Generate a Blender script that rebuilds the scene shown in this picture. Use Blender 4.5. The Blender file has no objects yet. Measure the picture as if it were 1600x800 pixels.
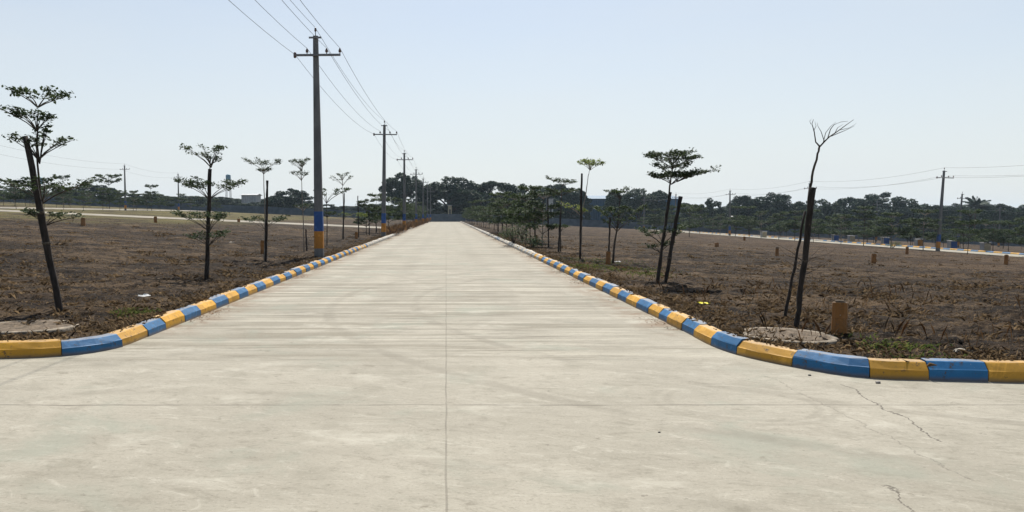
import bpy, math, random
import numpy as np
from mathutils import Vector, Matrix
from mathutils.geometry import delaunay_2d_cdt
random.seed(7); rng = np.random.default_rng(7)
C = bpy.context.scene.collection
sc = bpy.context.scene
R = math.radians

# ------------------------------------------------------------------ camera, sky, sun, exposure
F, VX, HY, EYE = 1200.0, 697.0, 336.0, 1.65           # photo is 1600 px wide
PITCH = math.atan((400 - HY) / F)
cam = bpy.data.objects.new('camera', bpy.data.cameras.new('camera')); C.objects.link(cam)
cam.location = (0, 0, EYE); cam.rotation_euler = (math.pi / 2 - PITCH, 0, 0)
cam.data.sensor_width = 36; cam.data.lens = F / 1600 * 36
cam.data.shift_x = (800 - VX) / 1600
cam.data.clip_start = .05; cam.data.clip_end = 6000
sc.camera = cam

SUN_EL, SUN_AZ = 54, 6        # azimuth measured from +Y towards +X
w = bpy.data.worlds.new('World'); sc.world = w; w.use_nodes = True
wt = w.node_tree; wt.nodes.clear()
wo = wt.nodes.new('ShaderNodeOutputWorld'); bg = wt.nodes.new('ShaderNodeBackground')
sky = wt.nodes.new('ShaderNodeTexSky'); sky.sky_type = 'NISHITA'; sky.sun_disc = False
sky.sun_elevation = R(SUN_EL); sky.sun_rotation = R(SUN_AZ)
sky.air_density = 1.0; sky.dust_density = 1.0; sky.ozone_density = 1.0; sky.altitude = 0
bg.inputs['Strength'].default_value = .086
_tc = wt.nodes.new('ShaderNodeTexCoord'); _sx = wt.nodes.new('ShaderNodeSeparateXYZ'); wt.links.new(_tc.outputs['Generated'], _sx.inputs[0])
_mr = wt.nodes.new('ShaderNodeMapRange'); wt.links.new(_sx.outputs['Z'], _mr.inputs['Value'])
_mr.inputs['From Min'].default_value = 0; _mr.inputs['From Max'].default_value = .50; _mr.inputs['To Min'].default_value = .95; _mr.inputs['To Max'].default_value = .10
_mh = wt.nodes.new('ShaderNodeMix'); _mh.data_type = 'RGBA'; _vm = wt.nodes.new('ShaderNodeVectorMath'); _vm.operation = 'MULTIPLY'; _vm.inputs[1].default_value = (1.6, 1.6, 7); wt.links.new(_tc.outputs['Generated'], _vm.inputs[0])
_nz = wt.nodes.new('ShaderNodeTexNoise'); _nz.inputs['Scale'].default_value = 1.7; _nz.inputs['Detail'].default_value = 4; _nz.inputs['Roughness'].default_value = .55; wt.links.new(_vm.outputs[0], _nz.inputs['Vector'])
_ma = wt.nodes.new('ShaderNodeMath'); _ma.operation = 'MULTIPLY_ADD'; _ma.inputs[1].default_value = .30; wt.links.new(_nz.outputs['Fac'], _ma.inputs[0])     # thin uneven haze
_mb = wt.nodes.new('ShaderNodeMath'); _mb.operation = 'SUBTRACT'; _mb.inputs[1].default_value = .15; wt.links.new(_mr.outputs[0], _mb.inputs[0]); wt.links.new(_mb.outputs[0], _ma.inputs[2])
wt.links.new(_ma.outputs[0], _mh.inputs[0]); wt.links.new(sky.outputs[0], _mh.inputs[6])
_mh.inputs[7].default_value = (6.32, 6.72, 6.92, 1)            # pale dry-season haze low over the plain
wt.links.new(_mh.outputs[2], bg.inputs[0]); wt.links.new(bg.outputs[0], wo.inputs[0])

sd = bpy.data.lights.new('sun', 'SUN'); sd.energy = 5.0; sd.angle = R(.6); sd.color = (1, .95, .86)
sun = bpy.data.objects.new('sun', sd); C.objects.link(sun)
sv = Vector((math.sin(R(SUN_AZ)) * math.cos(R(SUN_EL)), math.cos(R(SUN_AZ)) * math.cos(R(SUN_EL)), math.sin(R(SUN_EL))))
sun.rotation_euler = sv.to_track_quat('Z', 'Y').to_euler(); sun.location = (10, 40, 60)
sc.view_settings.view_transform = 'Standard'; sc.view_settings.look = 'None'
sc.view_settings.exposure = 0.5; sc.view_settings.gamma = 1
sc.cycles.use_denoising = True
sc.cycles.max_bounces = 6; sc.cycles.volume_bounces = 0
sc.cycles.transparent_max_bounces = 8

# ------------------------------------------------------------------ helpers
def tag(o, label=None, cat=None, group=None, kind=None):
    if label: o['label'] = label
    if cat: o['category'] = cat
    if group: o['group'] = group
    if kind: o['kind'] = kind
    return o
def empty(name, loc, rz=0):
    o = bpy.data.objects.new(name, None); C.objects.link(o); o.location = loc; o.rotation_euler.z = rz
    o.empty_display_size = .1
    return o
def copy_tree(o, parent=None):
    c = o.copy(); C.objects.link(c); c.parent = parent
    for ch in list(o.children): copy_tree(ch, c)
    return c
class MB:
    def __init__(s): s.v = []; s.f = []; s.m = []; s.smooth = []
    def add(s, vs, fs, mat=0, sm=False):
        n = len(s.v); s.v.extend([tuple(v) for v in vs])
        for f in fs: s.f.append(tuple(i + n for i in f)); s.m.append(mat); s.smooth.append(sm)
    def box(s, c, d, mat=0, rz=0):
        x, y, z = d[0] / 2, d[1] / 2, d[2] / 2; cs, sn = math.cos(rz), math.sin(rz)
        vs = []
        for (a, b, e) in ((-x,-y,-z),(x,-y,-z),(x,y,-z),(-x,y,-z),(-x,-y,z),(x,-y,z),(x,y,z),(-x,y,z)):
            vs.append((c[0] + a * cs - b * sn, c[1] + a * sn + b * cs, c[2] + e))
        s.add(vs, [(0,3,2,1),(4,5,6,7),(0,1,5,4),(1,2,6,5),(2,3,7,6),(3,0,4,7)], mat)
    def bevel_box(s, c, d, b=.02, mat=0, taper=1.0):
        # chamfered vertical box, top chamfered too; taper scales the top
        def ring(hx, hy, z, t): 
            hx *= t; hy *= t
            return [(c[0]+p[0], c[1]+p[1], z) for p in ((-hx+b,-hy),(hx-b,-hy),(hx,-hy+b),(hx,hy-b),(hx-b,hy),(-hx+b,hy),(-hx,hy-b),(-hx,-hy+b))]
        z0, z1 = c[2] - d[2] / 2, c[2] + d[2] / 2
        rings = [ring(d[0]/2, d[1]/2, z0, 1), ring(d[0]/2, d[1]/2, z1 - b, taper), ring(d[0]/2 - b, d[1]/2 - b, z1, taper)]
        vs = sum(rings, []); fs = []
        for k in range(2):
            for i in range(8):
                j = (i + 1) % 8; fs.append((k*8+i, k*8+j, k*8+8+j, k*8+8+i))
        fs.append(tuple(range(16, 24))); fs.append(tuple(reversed(range(8))))
        s.add(vs, fs, mat)
    def tube(s, path, radii, n=6, mat=0, cap=True, jit=0, sm=True):
        P = [Vector(p) for p in path]; vs = []; fs = []
        for i, p in enumerate(P):
            t = (P[min(i+1, len(P)-1)] - P[max(i-1, 0)])
            t = t.normalized() if t.length > 1e-9 else Vector((0,0,1))
            a = Vector((1,0,0)) if abs(t.x) < .8 else Vector((0,1,0))
            u = t.cross(a).normalized(); v = t.cross(u)
            r = radii[i] if hasattr(radii, '__len__') else radii
            for k in range(n):
                an = 2 * math.pi * k / n; rr = r * (1 + random.uniform(-jit, jit))
                vs.append(p + (u * math.cos(an) + v * math.sin(an)) * rr)
        for i in range(len(P) - 1):
            for k in range(n):
                j = (k + 1) % n; fs.append((i*n+k, i*n+j, (i+1)*n+j, (i+1)*n+k))
        if cap: fs.append(tuple(reversed(range(n)))); fs.append(tuple(range((len(P)-1)*n, len(P)*n)))
        s.add(vs, fs, mat, sm)
    def lathe(s, c, prof, n=16, mat=0, sm=True, jit=0):
        vs = []; fs = []
        for (r, z) in prof:
            for k in range(n):
                a = 2 * math.pi * k / n; q = r * (1 + random.uniform(-jit, jit))
                vs.append((c[0] + q * math.cos(a), c[1] + q * math.sin(a), c[2] + z))
        for i in range(len(prof) - 1):
            for k in range(n):
                j = (k + 1) % n; fs.append((i*n+k, i*n+j, (i+1)*n+j, (i+1)*n+k))
        fs.append(tuple(reversed(range(n)))); fs.append(tuple(range((len(prof)-1)*n, len(prof)*n)))
        s.add(vs, fs, mat, sm)
    def build(s, name, mats, parent=None, loc=None):
        me = bpy.data.meshes.new(name); me.from_pydata(s.v, [], s.f)
        if not isinstance(mats, (list, tuple)): mats = [mats]
        for m in mats: me.materials.append(m)
        me.polygons.foreach_set('material_index', s.m); me.polygons.foreach_set('use_smooth', s.smooth)
        me.update()
        o = bpy.data.objects.new(name, me); C.objects.link(o); o.parent = parent
        if loc is not None: o.location = loc
        return o
def np_mesh(name, V, Fq, mat, parent=None, smooth=False):
    """V (n,3); Fq (m,k) faces of one size"""
    me = bpy.data.meshes.new(name); m, k = Fq.shape
    me.vertices.add(len(V)); me.vertices.foreach_set('co', np.ascontiguousarray(V, dtype=np.float32).ravel())
    me.loops.add(m * k); me.loops.foreach_set('vertex_index', np.ascontiguousarray(Fq, dtype=np.int32).ravel())
    me.polygons.add(m); me.polygons.foreach_set('loop_start', np.arange(0, m * k, k, dtype=np.int32))
    if smooth: me.polygons.foreach_set('use_smooth', np.ones(m, dtype=bool))
    me.update(calc_edges=True); me.validate()
    me.materials.append(mat)
    o = bpy.data.objects.new(name, me); C.objects.link(o); o.parent = parent
    return o

# terrain: the land falls gently from the high side to the low side away from the road
def smooth(a, b, x): t = min(1, max(0, (x - a) / (b - a))); return t * t * (3 - 2 * t)
def terr(x, y):
    r = smooth(8, 28, y)
    if x < 0: return .045 * max(0, min(-x, 200) - 4.6) * r
    return -.046 * max(0, min(x, 200) - 4.2) * r
def terr_np(x, y):
    t = np.clip((y - 8) / 20, 0, 1); r = t * t * (3 - 2 * t)
    return np.where(x < 0, .045 * np.maximum(0, np.minimum(-x, 200) - 4.6), -.046 * np.maximum(0, np.minimum(x, 200) - 4.2)) * r
LIP = .15
def fz(x, y): return terr(x, y) + LIP
ca, sa = math.cos(PITCH), math.sin(PITCH)
def ray(px, py):
    u = (px - VX) / F; v = (400 - py) / F
    return Vector((u, ca + v * sa, -sa + v * ca))
def at_depth(px, py, Y):
    d = ray(px, py); s = Y / d.y; return Vector((d.x * s, Y, EYE + d.z * s))
def ground_at(px, py, lip=LIP):
    d = ray(px, py); lo, hi = 2.0, 400.0
    f = lambda s: EYE + d.z * s - terr(d.x * s, d.y * s) - lip
    for s in np.linspace(2, 400, 1600):
        if f(s) < 0: hi = s; lo = s - .26; break
    for _ in range(40):
        m = (lo + hi) / 2
        if f(m) > 0: lo = m
        else: hi = m
    s = hi; return Vector((d.x * s, d.y * s, terr(d.x * s, d.y * s) + lip))

_o = ['first','second','third','fourth','fifth','sixth','seventh','eighth','ninth']
ORD = _o + ['tenth','eleventh','twelfth','thirteenth','fourteenth','fifteenth','sixteenth','seventeenth','eighteenth','nineteenth']
for _a, _b in (('twentieth', 'twenty'), ('thirtieth', 'thirty'), ('fortieth', 'forty')): ORD += [_a] + [_b + '-' + q for q in _o]

# ------------------------------------------------------------------ materials
class NT:
    def __init__(s, name, rough=.8, spec=.3):
        s.mat = bpy.data.materials.new(name); s.mat.use_nodes = True; s.t = s.mat.node_tree; s.N = s.t.nodes; s.L = s.t.links
        s.b = s.N['Principled BSDF']; s.b.inputs['Roughness'].default_value = rough
        s.b.inputs['Specular IOR Level'].default_value = spec
        s.geo = None
    def link(s, a, b): s.L.new(a, b)
    def setin(s, inp, v):
        if isinstance(v, bpy.types.NodeSocket): s.L.new(v, inp)
        elif v is not None: inp.default_value = v
    def pos(s):
        if not s.geo: s.geo = s.N.new('ShaderNodeNewGeometry')
        return s.geo.outputs['Position']
    def island(s):
        s.pos(); return s.geo.outputs['Random Per Island']
    def objpos(s): return s.N.new('ShaderNodeTexCoord').outputs['Object']
    def objrand(s): return s.N.new('ShaderNodeObjectInfo').outputs['Random']
    def m(s, op, a, b=None, c=None, clamp=False):
        n = s.N.new('ShaderNodeMath'); n.operation = op; n.use_clamp = clamp
        s.setin(n.inputs[0], a); s.setin(n.inputs[1], b)
        if c is not None: s.setin(n.inputs[2], c)
        return n.outputs[0]
    def vscale(s, v, sx, sy, sz):
        n = s.N.new('ShaderNodeVectorMath'); n.operation = 'MULTIPLY'; s.setin(n.inputs[0], v); n.inputs[1].default_value = (sx, sy, sz); return n.outputs[0]
    def rot(s, v, deg):
        n = s.N.new('ShaderNodeVectorRotate'); n.rotation_type = 'Z_AXIS'; s.setin(n.inputs['Vector'], v); n.inputs['Angle'].default_value = R(deg); return n.outputs[0]
    def noise(s, v, scale, detail=4, rough=.55, dist=0):
        n = s.N.new('ShaderNodeTexNoise'); s.setin(n.inputs['Vector'], v); n.inputs['Scale'].default_value = scale
        n.inputs['Detail'].default_value = detail; n.inputs['Roughness'].default_value = rough; n.inputs['Distortion'].default_value = dist
        return n.outputs['Fac']
    def ramp(s, f, a, b, lo=0, hi=1):
        n = s.N.new('ShaderNodeMapRange'); n.interpolation_type = 'SMOOTHSTEP'; s.setin(n.inputs['Value'], f)
        n.inputs['From Min'].default_value = a; n.inputs['From Max'].default_value = b
        n.inputs['To Min'].default_value = lo; n.inputs['To Max'].default_value = hi; return n.outputs[0]
    def mix(s, f, a, b, mode='MIX'):
        n = s.N.new('ShaderNodeMix'); n.data_type = 'RGBA'; n.blend_type = mode; n.clamp_factor = True
        s.setin(n.inputs[0], f)
        for i, v in ((6, a), (7, b)):
            if isinstance(v, bpy.types.NodeSocket): s.L.new(v, n.inputs[i])
            else: n.inputs[i].default_value = (*v, 1)
        return n.outputs[2]
    def sep(s, v):
        n = s.N.new('ShaderNodeSeparateXYZ'); s.setin(n.inputs[0], v); return n.outputs
    def bump(s, h, strength=.5, dist=.02):
        n = s.N.new('ShaderNodeBump'); n.inputs['Strength'].default_value = strength; n.inputs['Distance'].default_value = dist
        s.setin(n.inputs['Height'], h); s.L.new(n.outputs[0], s.b.inputs['Normal'])
    def color(s, c):
        if isinstance(c, bpy.types.NodeSocket): s.L.new(c, s.b.inputs['Base Color'])
        else: s.b.inputs['Base Color'].default_value = (*c, 1)
        return s.mat

KL_, KR_ = -4.03, 3.37
def mat_concrete():
    t = NT('road_concrete', .85, .25); P = t.pos(); x, y, z = t.sep(P)
    Pw = t.rot(P, 24)
    big = t.noise(P, .35, 5, .6); mid = t.noise(P, 1.7, 6, .7)
    near = t.ramp(y, 7.6, 9.6, 1, 0)                                   # the apron was floated, the lane broomed
    st = t.noise(t.vscale(P, .55, 4.2, 1), 1, 6, .72, .3)
    st2 = t.noise(t.vscale(P, .7, 6.5, 1), 1, 6, .72, .2)
    rt = t.noise(t.vscale(Pw, 1.6, 3.6, 1), 1.4, 8, .78, 1.0)
    fine = t.noise(t.vscale(P, 9, 24, 1), 1, 5, .78)
    gr = t.noise(P, 45, 4, .75)
    c = t.mix(t.ramp(big, .3, .7), (0.252, 0.235, 0.196), (0.314, 0.293, 0.248))
    c = t.mix(t.ramp(mid, .48, .68, 0, .6), c, (0.215, 0.201, 0.164))
    reg = t.m('MULTIPLY', t.ramp(t.noise(P, .3, 4, .6), .35, .62, .35, 1), t.ramp(near, 0, 1, 1, .12))
    c = t.mix(t.m('MULTIPLY', t.ramp(st, .5, .63, 0, .85), reg), c, (0.153, 0.139, 0.110))
    c = t.mix(t.m('MULTIPLY', t.ramp(st2, .54, .66, 0, .85), reg), c, (0.113, 0.101, 0.079))
    c = t.mix(t.m('MULTIPLY', t.ramp(st2, .45, .34, 0, .6), reg), c, (0.387, 0.365, 0.314))
    st3 = t.noise(t.vscale(P, .16, 3.0, 1), 1, 6, .62, .15)
    lane = t.m('MULTIPLY', t.ramp(near, 0, 1, 1, .05), t.ramp(t.noise(P, .5, 3, .6), .3, .6, .45, 1))
    c = t.mix(t.m('MULTIPLY', t.ramp(st3, .49, .59, 0, .75), lane), c, (.165, .148, .112))
    c = t.mix(t.m('MULTIPLY', t.ramp(st3, .46, .38, 0, .55), lane), c, (.40, .375, .315))
    c = t.mix(t.m('MULTIPLY', t.ramp(rt, .52, .66, 0, .55), near), c, (0.175, 0.161, 0.128))
    c = t.mix(t.m('MULTIPLY', t.ramp(rt, .46, .36, 0, .5), near), c, (0.380, 0.361, 0.314))
    c = t.mix(t.ramp(fine, .52, .68, 0, .5), c, (0.139, 0.126, 0.099))
    c = t.mix(t.ramp(gr, .54, .70, 0, .5), c, (0.124, 0.113, 0.091))
    c = t.mix(t.ramp(gr, .44, .32, 0, .4), c, (0.402, 0.380, 0.336))
    grn = t.noise(P, .6, 5, .65, .5)
    c = t.mix(t.ramp(grn, .53, .68, 0, .5), c, (0.212, 0.230, 0.191))
    blot = t.noise(t.vscale(P, 1, 1.4, 1), 2.6, 7, .78, .4)
    c = t.mix(t.ramp(blot, .58, .70, 0, .65), c, (0.128, 0.111, 0.084))
    pale = t.noise(t.vscale(P, .8, 1.2, 1), 1.0, 6, .72)
    c = t.mix(t.ramp(pale, .54, .70, 0, .6), c, (0.387, 0.369, 0.321))
    # dark crumbs / pock marks
    sp = t.noise(t.vscale(P, 9, 12, 1), 1, 3, .6)
    c = t.mix(t.ramp(sp, .70, .73, 0, .7), c, (.12, .105, .085))
    # tyre sweeps
    wob = t.m('MULTIPLY', t.m('SUBTRACT', t.noise(P, .9, 2), .5), .35)
    mask = t.ramp(t.noise(P, .8, 4, .7), .38, .62, .1, 1)
    for (cx, cy, rad, wd, st_) in ((9.0, 14.5, 9.6, .13, .36), (9.0, 14.5, 11.1, .14, .32), (10.5, 13.2, 7.9, .1, .2), (-9.5, 16, 9.4, .15, .18), (-9.5, 16, 10.9, .15, .16), (-3, -3.0, 8.6, .16, .2), (-3, -3.0, 10.1, .16, .18), (2.6, 6.7, .62, .05, .28), (2.6, 6.7, .74, .05, .24)):
        dx = t.m('SUBTRACT', x, cx); dy = t.m('SUBTRACT', y, cy)
        r = t.m('SQRT', t.m('ADD', t.m('MULTIPLY', dx, dx), t.m('MULTIPLY', dy, dy)))
        e = t.m('ABSOLUTE', t.m('SUBTRACT', t.m('ADD', r, t.m('MULTIPLY', wob, .3)), rad))
        k = t.m('MULTIPLY', t.ramp(e, wd * .3, wd, st_, 0), mask)
        c = t.mix(k, c, (.13, .117, .092))
    # wheel paths along the lanes
    for xx in (-2.6, -1.2, 1.1, 2.4):
        e = t.m('ABSOLUTE', t.m('SUBTRACT', t.m('ADD', x, wob), xx))
        k = t.m('MULTIPLY', t.ramp(e, .1, .4, .16, 0), t.ramp(y, 9, 14, 0, 1))
        c = t.mix(k, c, (.18, .165, .135))
    # joints
    jw = t.m('MULTIPLY', t.m('SUBTRACT', t.noise(P, 1.3, 3), .5), .05)
    jj = t.m('ABSOLUTE', t.m('SUBTRACT', t.m('MODULO', t.m('ADD', t.m('ADD', y, jw), 38.65), 3.62), 1.81))
    kj = t.m('MULTIPLY', t.ramp(jj, .004, .016, .8, 0), t.ramp(t.noise(P, 2.2, 3), .3, .6, .35, 1))
    js = t.m('ABSOLUTE', t.m('ADD', x, t.m('MULTIPLY', jw, .5)))
    ks = t.m('MULTIPLY', t.ramp(js, .003, .010, .42, 0), t.ramp(t.noise(P, 2.9, 3), .25, .6, .4, 1))
    # cracks (segments on the ground)
    def seg(a, b, wid, st_):
        ax, ay = a; bx, by = b; L2 = (bx-ax)**2 + (by-ay)**2
        cw = t.m('MULTIPLY', t.m('SUBTRACT', t.noise(P, 2.6, 5, .7), .5), .34)
        px_ = t.m('ADD', x, cw); py_ = t.m('ADD', y, t.m('MULTIPLY', cw, .5))
        h = t.m('DIVIDE', t.m('ADD', t.m('MULTIPLY', t.m('SUBTRACT', px_, ax), bx-ax), t.m('MULTIPLY', t.m('SUBTRACT', py_, ay), by-ay)), L2, clamp=True)
        ex = t.m('SUBTRACT', px_, t.m('ADD', t.m('MULTIPLY', h, bx-ax), ax)); ey = t.m('SUBTRACT', py_, t.m('ADD', t.m('MULTIPLY', h, by-ay), ay))
        d = t.m('SQRT', t.m('ADD', t.m('MULTIPLY', ex, ex), t.m('MULTIPLY', ey, ey)))
        return t.ramp(d, wid * .35, wid, st_, 0)
    def gp(px, py): p = ground_at(px, py, 0); return (p.x, p.y)
    cr = [gp(1318, 600), gp(1370, 632), gp(1420, 655), gp(1470, 690)]
    ks_ = [seg(cr[i], cr[i+1],   .011, .8) for i in range(3)]
    ks_.append(seg(gp(1384, 758), gp(1425, 800), .010, .7))
    ks_.append(seg(gp(1200, 588), gp(1520, 752), .009, .35))
    k = kj
    for q in [ks] + ks_: k = t.m('MAXIMUM', k, q)
    # grit and leaf dust gathered against the kerbs
    for xx in (KL_, KR_):
        e = t.m('ABSOLUTE', t.m('SUBTRACT', t.m('ADD', x, t.m('MULTIPLY', wob, .8)), xx))
        kd = t.m('MULTIPLY', t.m('MULTIPLY', t.ramp(e, .05, .75, .85, 0), t.ramp(t.noise(P, 1.6, 6, .75), .42, .6, 0, 1)), t.ramp(y, 9.5, 12, 0, 1))
        c = t.mix(kd, c, (.16, .105, .065))
    c = t.mix(k, c, (.06, .05, .04))
    c = t.mix(1.0, c, (1, .992, .955), 'MULTIPLY')
    hgt = t.m('SUBTRACT', t.m('ADD', t.m('MULTIPLY', st, .5), t.m('ADD', t.m('MULTIPLY', fine, .6), t.m('MULTIPLY', gr, .35))), k)
    t.bump(hgt, .35, .012)
    return t.color(c)

def mat_soil():
    t = NT('dry_soil', .95, .1); P = t.pos(); x, y, z = t.sep(P)
    big = t.noise(P, .12, 4, .6); mid = t.noise(P, .7, 6, .7); fine = t.noise(P, 7, 6, .75); vf = t.noise(P, 35, 4, .7)
    lay = t.noise(t.vscale(P, .35, 1.2, 1), 1.0, 8, .78, .5)         # raked and tracked along the plot
    lay2 = t.noise(t.vscale(P, 1.1, 3.4, 1), 1.0, 7, .78, .4)
    c = t.mix(t.ramp(lay, .42, .58), (.017, .0122, .0095), (.078, .056, .040))
    lay3 = t.noise(t.vscale(P, .10, .42, 1), 1.0, 5, .65, .6)
    c = t.mix(t.ramp(big, .40, .62, 0, .55), c, (.026, .019, .0145))
    c = t.mix(t.ramp(lay3, .50, .60, 0, .75), c, (.165, .118, .076))
    c = t.mix(t.ramp(lay3, .47, .38, 0, .5), c, (.014, .010, .0078))
    c = t.mix(t.ramp(mid, .55, .65, 0, .55), c, (.12, .088, .060))
    c = t.mix(t.ramp(lay2, .54, .62, 0, .75), c, (.175, .13, .085))
    c = t.mix(t.ramp(lay2, .48, .40, 0, .92), c, (.010, .0075, .006))
    c = t.mix(t.ramp(fine, .55, .66, 0, .7), c, (.17, .126, .082))
    c = t.mix(t.ramp(fine, .47, .38, 0, .9), c, (.008, .0062, .005))
    c = t.mix(t.ramp(vf, .57, .70, 0, .7), c, (.25, .19, .125))
    c = t.mix(t.ramp(vf, .45, .34, 0, .8), c, (.008, .006, .005))
    # old grass, greener on the high side of the field
    g = t.noise(P, .16, 4, .6)
    gm = t.m('MULTIPLY', t.ramp(x, -16, -26, 0, 1), t.ramp(y, 50, 62, 0, 1))
    gm = t.m('MULTIPLY', gm, t.ramp(g, .35, .6, .05, .7))
    gm = t.m('MULTIPLY', gm, t.ramp(fine, .3, .6, .4, 1))
    c = t.mix(gm, c, (.20, .19, .075))
    # paler, redder dust on the low far side
    rm = t.m('MULTIPLY', t.ramp(x, 10, 30, 0, .35), t.ramp(big, .3, .6, .4, 1))
    c = t.mix(rm, c, (.11, .074, .049))
    c = t.mix(1.0, c, (.76, .72, .66), 'MULTIPLY')
    t.bump(t.m('ADD', t.m('MULTIPLY', mid, .8), t.m('ADD', t.m('MULTIPLY', fine, .8), t.m('MULTIPLY', vf, .4))), .95, .12)
    return t.color(c)

def mat_paint(name, col, wear=.5, whitish=0.0):
    t = NT(name, .6, .3); P = t.pos()
    a = t.noise(P, 4, 7, .75); b = t.noise(P, 17, 6, .78); d = t.noise(P, 1.3, 3)
    isl = t.island()
    c = t.mix(t.ramp(d, .3, .7), tuple(v * .75 for v in col), tuple(min(.9, v * 1.08) for v in col))
    c = t.mix(t.m('MULTIPLY', isl, .6), c, tuple(v * .55 + .02 for v in col))
    c = t.mix(t.ramp(a, .56, .72, 0, .6), c, tuple(v * .5 + .015 for v in col))
    c = t.mix(t.ramp(t.noise(P, 2.4, 5, .7, .6), .52, .60, 0, .5), c, tuple(min(.8, v * 1.25 + .03) for v in col))
    c = t.mix(t.m('MULTIPLY', t.m('MULTIPLY', t.ramp(b, .55, .60, 0, .95), t.ramp(a, .44, .58, 0, 1)), wear), c, (.055, .042, .032))
    c = t.mix(t.m('MULTIPLY', t.ramp(t.noise(P, 70, 3, .8), .6, .68, 0, .6), wear), c, tuple(v * .3 + .01 for v in col))
    c = t.mix(t.m('MULTIPLY', t.ramp(t.m('ADD', t.m('MULTIPLY', b, .5), t.m('MULTIPLY', a, .5)), .40, .33, 0, .9), wear), c, (.46, .43, .36))
    # splash dirt along the foot
    zz = t.sep(P)[2]; foot = t.m('MULTIPLY', t.ramp(t.m('ADD', zz, t.m('MULTIPLY', a, .06)), .03, .085, .75, 0), t.m('GREATER_THAN', zz, -.05))
    c = t.mix(foot, c, (.13, .10, .07))
    # dust settles on upward faces
    up = t.sep(t.geo.outputs['Normal'])[2]
    c = t.mix(t.m('MULTIPLY', t.ramp(up, .95, .999, 0, .5), t.ramp(a, .35, .55, .2, 1)), c, (.30, .24, .165))
    if whitish: c = t.mix(t.ramp(t.noise(P, 2.2, 5, .7), .25, .5, whitish * .5, whitish), c, (.42, .39, .33))  # blends the paint unevenly towards a whitish tone
    t.bump(t.m('ADD', a, t.m('MULTIPLY', b, .5)), .35, .01)
    return t.color(c)

def mat_simple(name, col, rough=.8, scale=6, var=.35, spec=.25, bump=.3, bd=.01, stretch=(1,1,1), obj=False):
    t = NT(name, rough, spec); P = t.vscale(t.objpos() if obj else t.pos(), *stretch)
    n = t.noise(P, scale, 5, .65); f = t.noise(P, scale * 5, 3, .6)
    c = t.mix(t.ramp(n, .3, .7), tuple(v * (1 - var) for v in col), tuple(min(1, v * (1 + var * .6)) for v in col))
    c = t.mix(t.ramp(f, .55, .75, 0, .4), c, tuple(v * .6 for v in col))
    t.bump(t.m('ADD', n, t.m('MULTIPLY', f, .5)), bump, bd)
    return t.color(c)

def mat_leaf(name, dark, light, trans=.35, tcol=None):
    t = NT(name, .7, .12)
    r = t.island(); o = t.objrand()
    c = t.mix(r, dark, light)
    c = t.mix(t.m('MULTIPLY', o, .35), c, tuple(v * .6 for v in dark))
    t.color(c)
    tr = t.N.new('ShaderNodeBsdfTranslucent'); mx = t.N.new('ShaderNodeMixShader'); mx.inputs[0].default_value = trans
    g = t.mix(.5, c, tcol or tuple(v * 1.4 for v in light))
    t.L.new(g, tr.inputs['Color']); t.L.new(t.b.outputs[0], mx.inputs[1]); t.L.new(tr.outputs[0], mx.inputs[2])
    t.L.new(mx.outputs[0], t.N['Material Output'].inputs[0])
    return t.mat

def mat_straw(name, a, b, c3):
    t = NT(name, .8, .15); r = t.island()
    c = t.mix(t.ramp(r, 0, .55), a, b); c = t.mix(t.ramp(r, .6, 1), c, c3); t.color(c)
    tr = t.N.new('ShaderNodeBsdfTranslucent'); mx = t.N.new('ShaderNodeMixShader'); mx.inputs[0].default_value = .45
    t.L.new(c, tr.inputs['Color']); t.L.new(t.b.outputs[0], mx.inputs[1]); t.L.new(tr.outputs[0], mx.inputs[2]); t.L.new(mx.outputs[0], t.N['Material Output'].inputs[0])
    return t.mat

M = {}
M['conc'] = mat_concrete()
M['dconc'] = mat_simple('dusty_street_concrete', (.25, .225, .18), .9, .5, .45, bump=.3)
M['soil'] = mat_soil()
M['yel'] = mat_paint('kerb_yellow_paint', (.54, .275, .014), 1.0)
M['blu'] = mat_paint('kerb_blue_paint', (.008, .115, .275), 1.0)
M['yel2'] = mat_paint('whitish_yellow_paint', (.42, .27, .09), .9, .75)
M['blu2'] = mat_paint('whitish_blue_paint', (.12, .19, .28), .9, .7)
M['pyel'] = mat_paint('post_orange_paint', (.42, .17, .010), .5)
M['pblu'] = mat_paint('post_blue_paint', (.010, .065, .24), .3)
M['mark'] = mat_paint('marker_ochre_paint', (.24, .095, .010), 1.0)
M['pole'] = mat_simple('cast_concrete_pole', (.13, .131, .13), .85, 2.5, .3, stretch=(1, 1, .4))
M['steel'] = mat_simple('galvanised_steel', (.16, .16, .165), .5, 8, .3, .5)
M['porc'] = mat_simple('brown_porcelain', (.10, .05, .035), .2, 10, .2, .5, 0)
M['wire'] = mat_simple('aluminium_wire', (.16, .165, .17), .5, 5, .1, .5, 0)
M['bark'] = mat_simple('sapling_bark', (.05, .039, .03), .9, 18, .5, bump=.6, stretch=(1, 1, .35))
M['pbark'] = mat_simple('pale_sapling_bark', (.19, .165, .135), .9, 14, .4, bump=.4, stretch=(1, 1, .35))
M['stake'] = mat_simple('weathered_stake', (.028, .022, .018), .9, 16, .5, bump=.7, bd=.02, stretch=(1, 1, .25))
M['rope'] = mat_simple('jute_rope', (.07, .055, .04), .9, 40, .4)
M['ring'] = mat_simple('well_ring_concrete', (.25, .21, .16), .9, 7, .6, bump=.6)
M['wall'] = mat_simple('precast_wall', (.075, .097, .122), .9, .8, .3, bump=.2)
M['leafd'] = mat_leaf('dark_green_leaves', (.022, .042, .018), (.066, .092, .038), .22)
M['leafm'] = mat_leaf('mid_green_leaves', (.022, .045, .014), (.062, .09, .028), .24)
M['leafl'] = mat_leaf('lime_leaves', (.09, .13, .03), (.2, .24, .06), .4)
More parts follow.
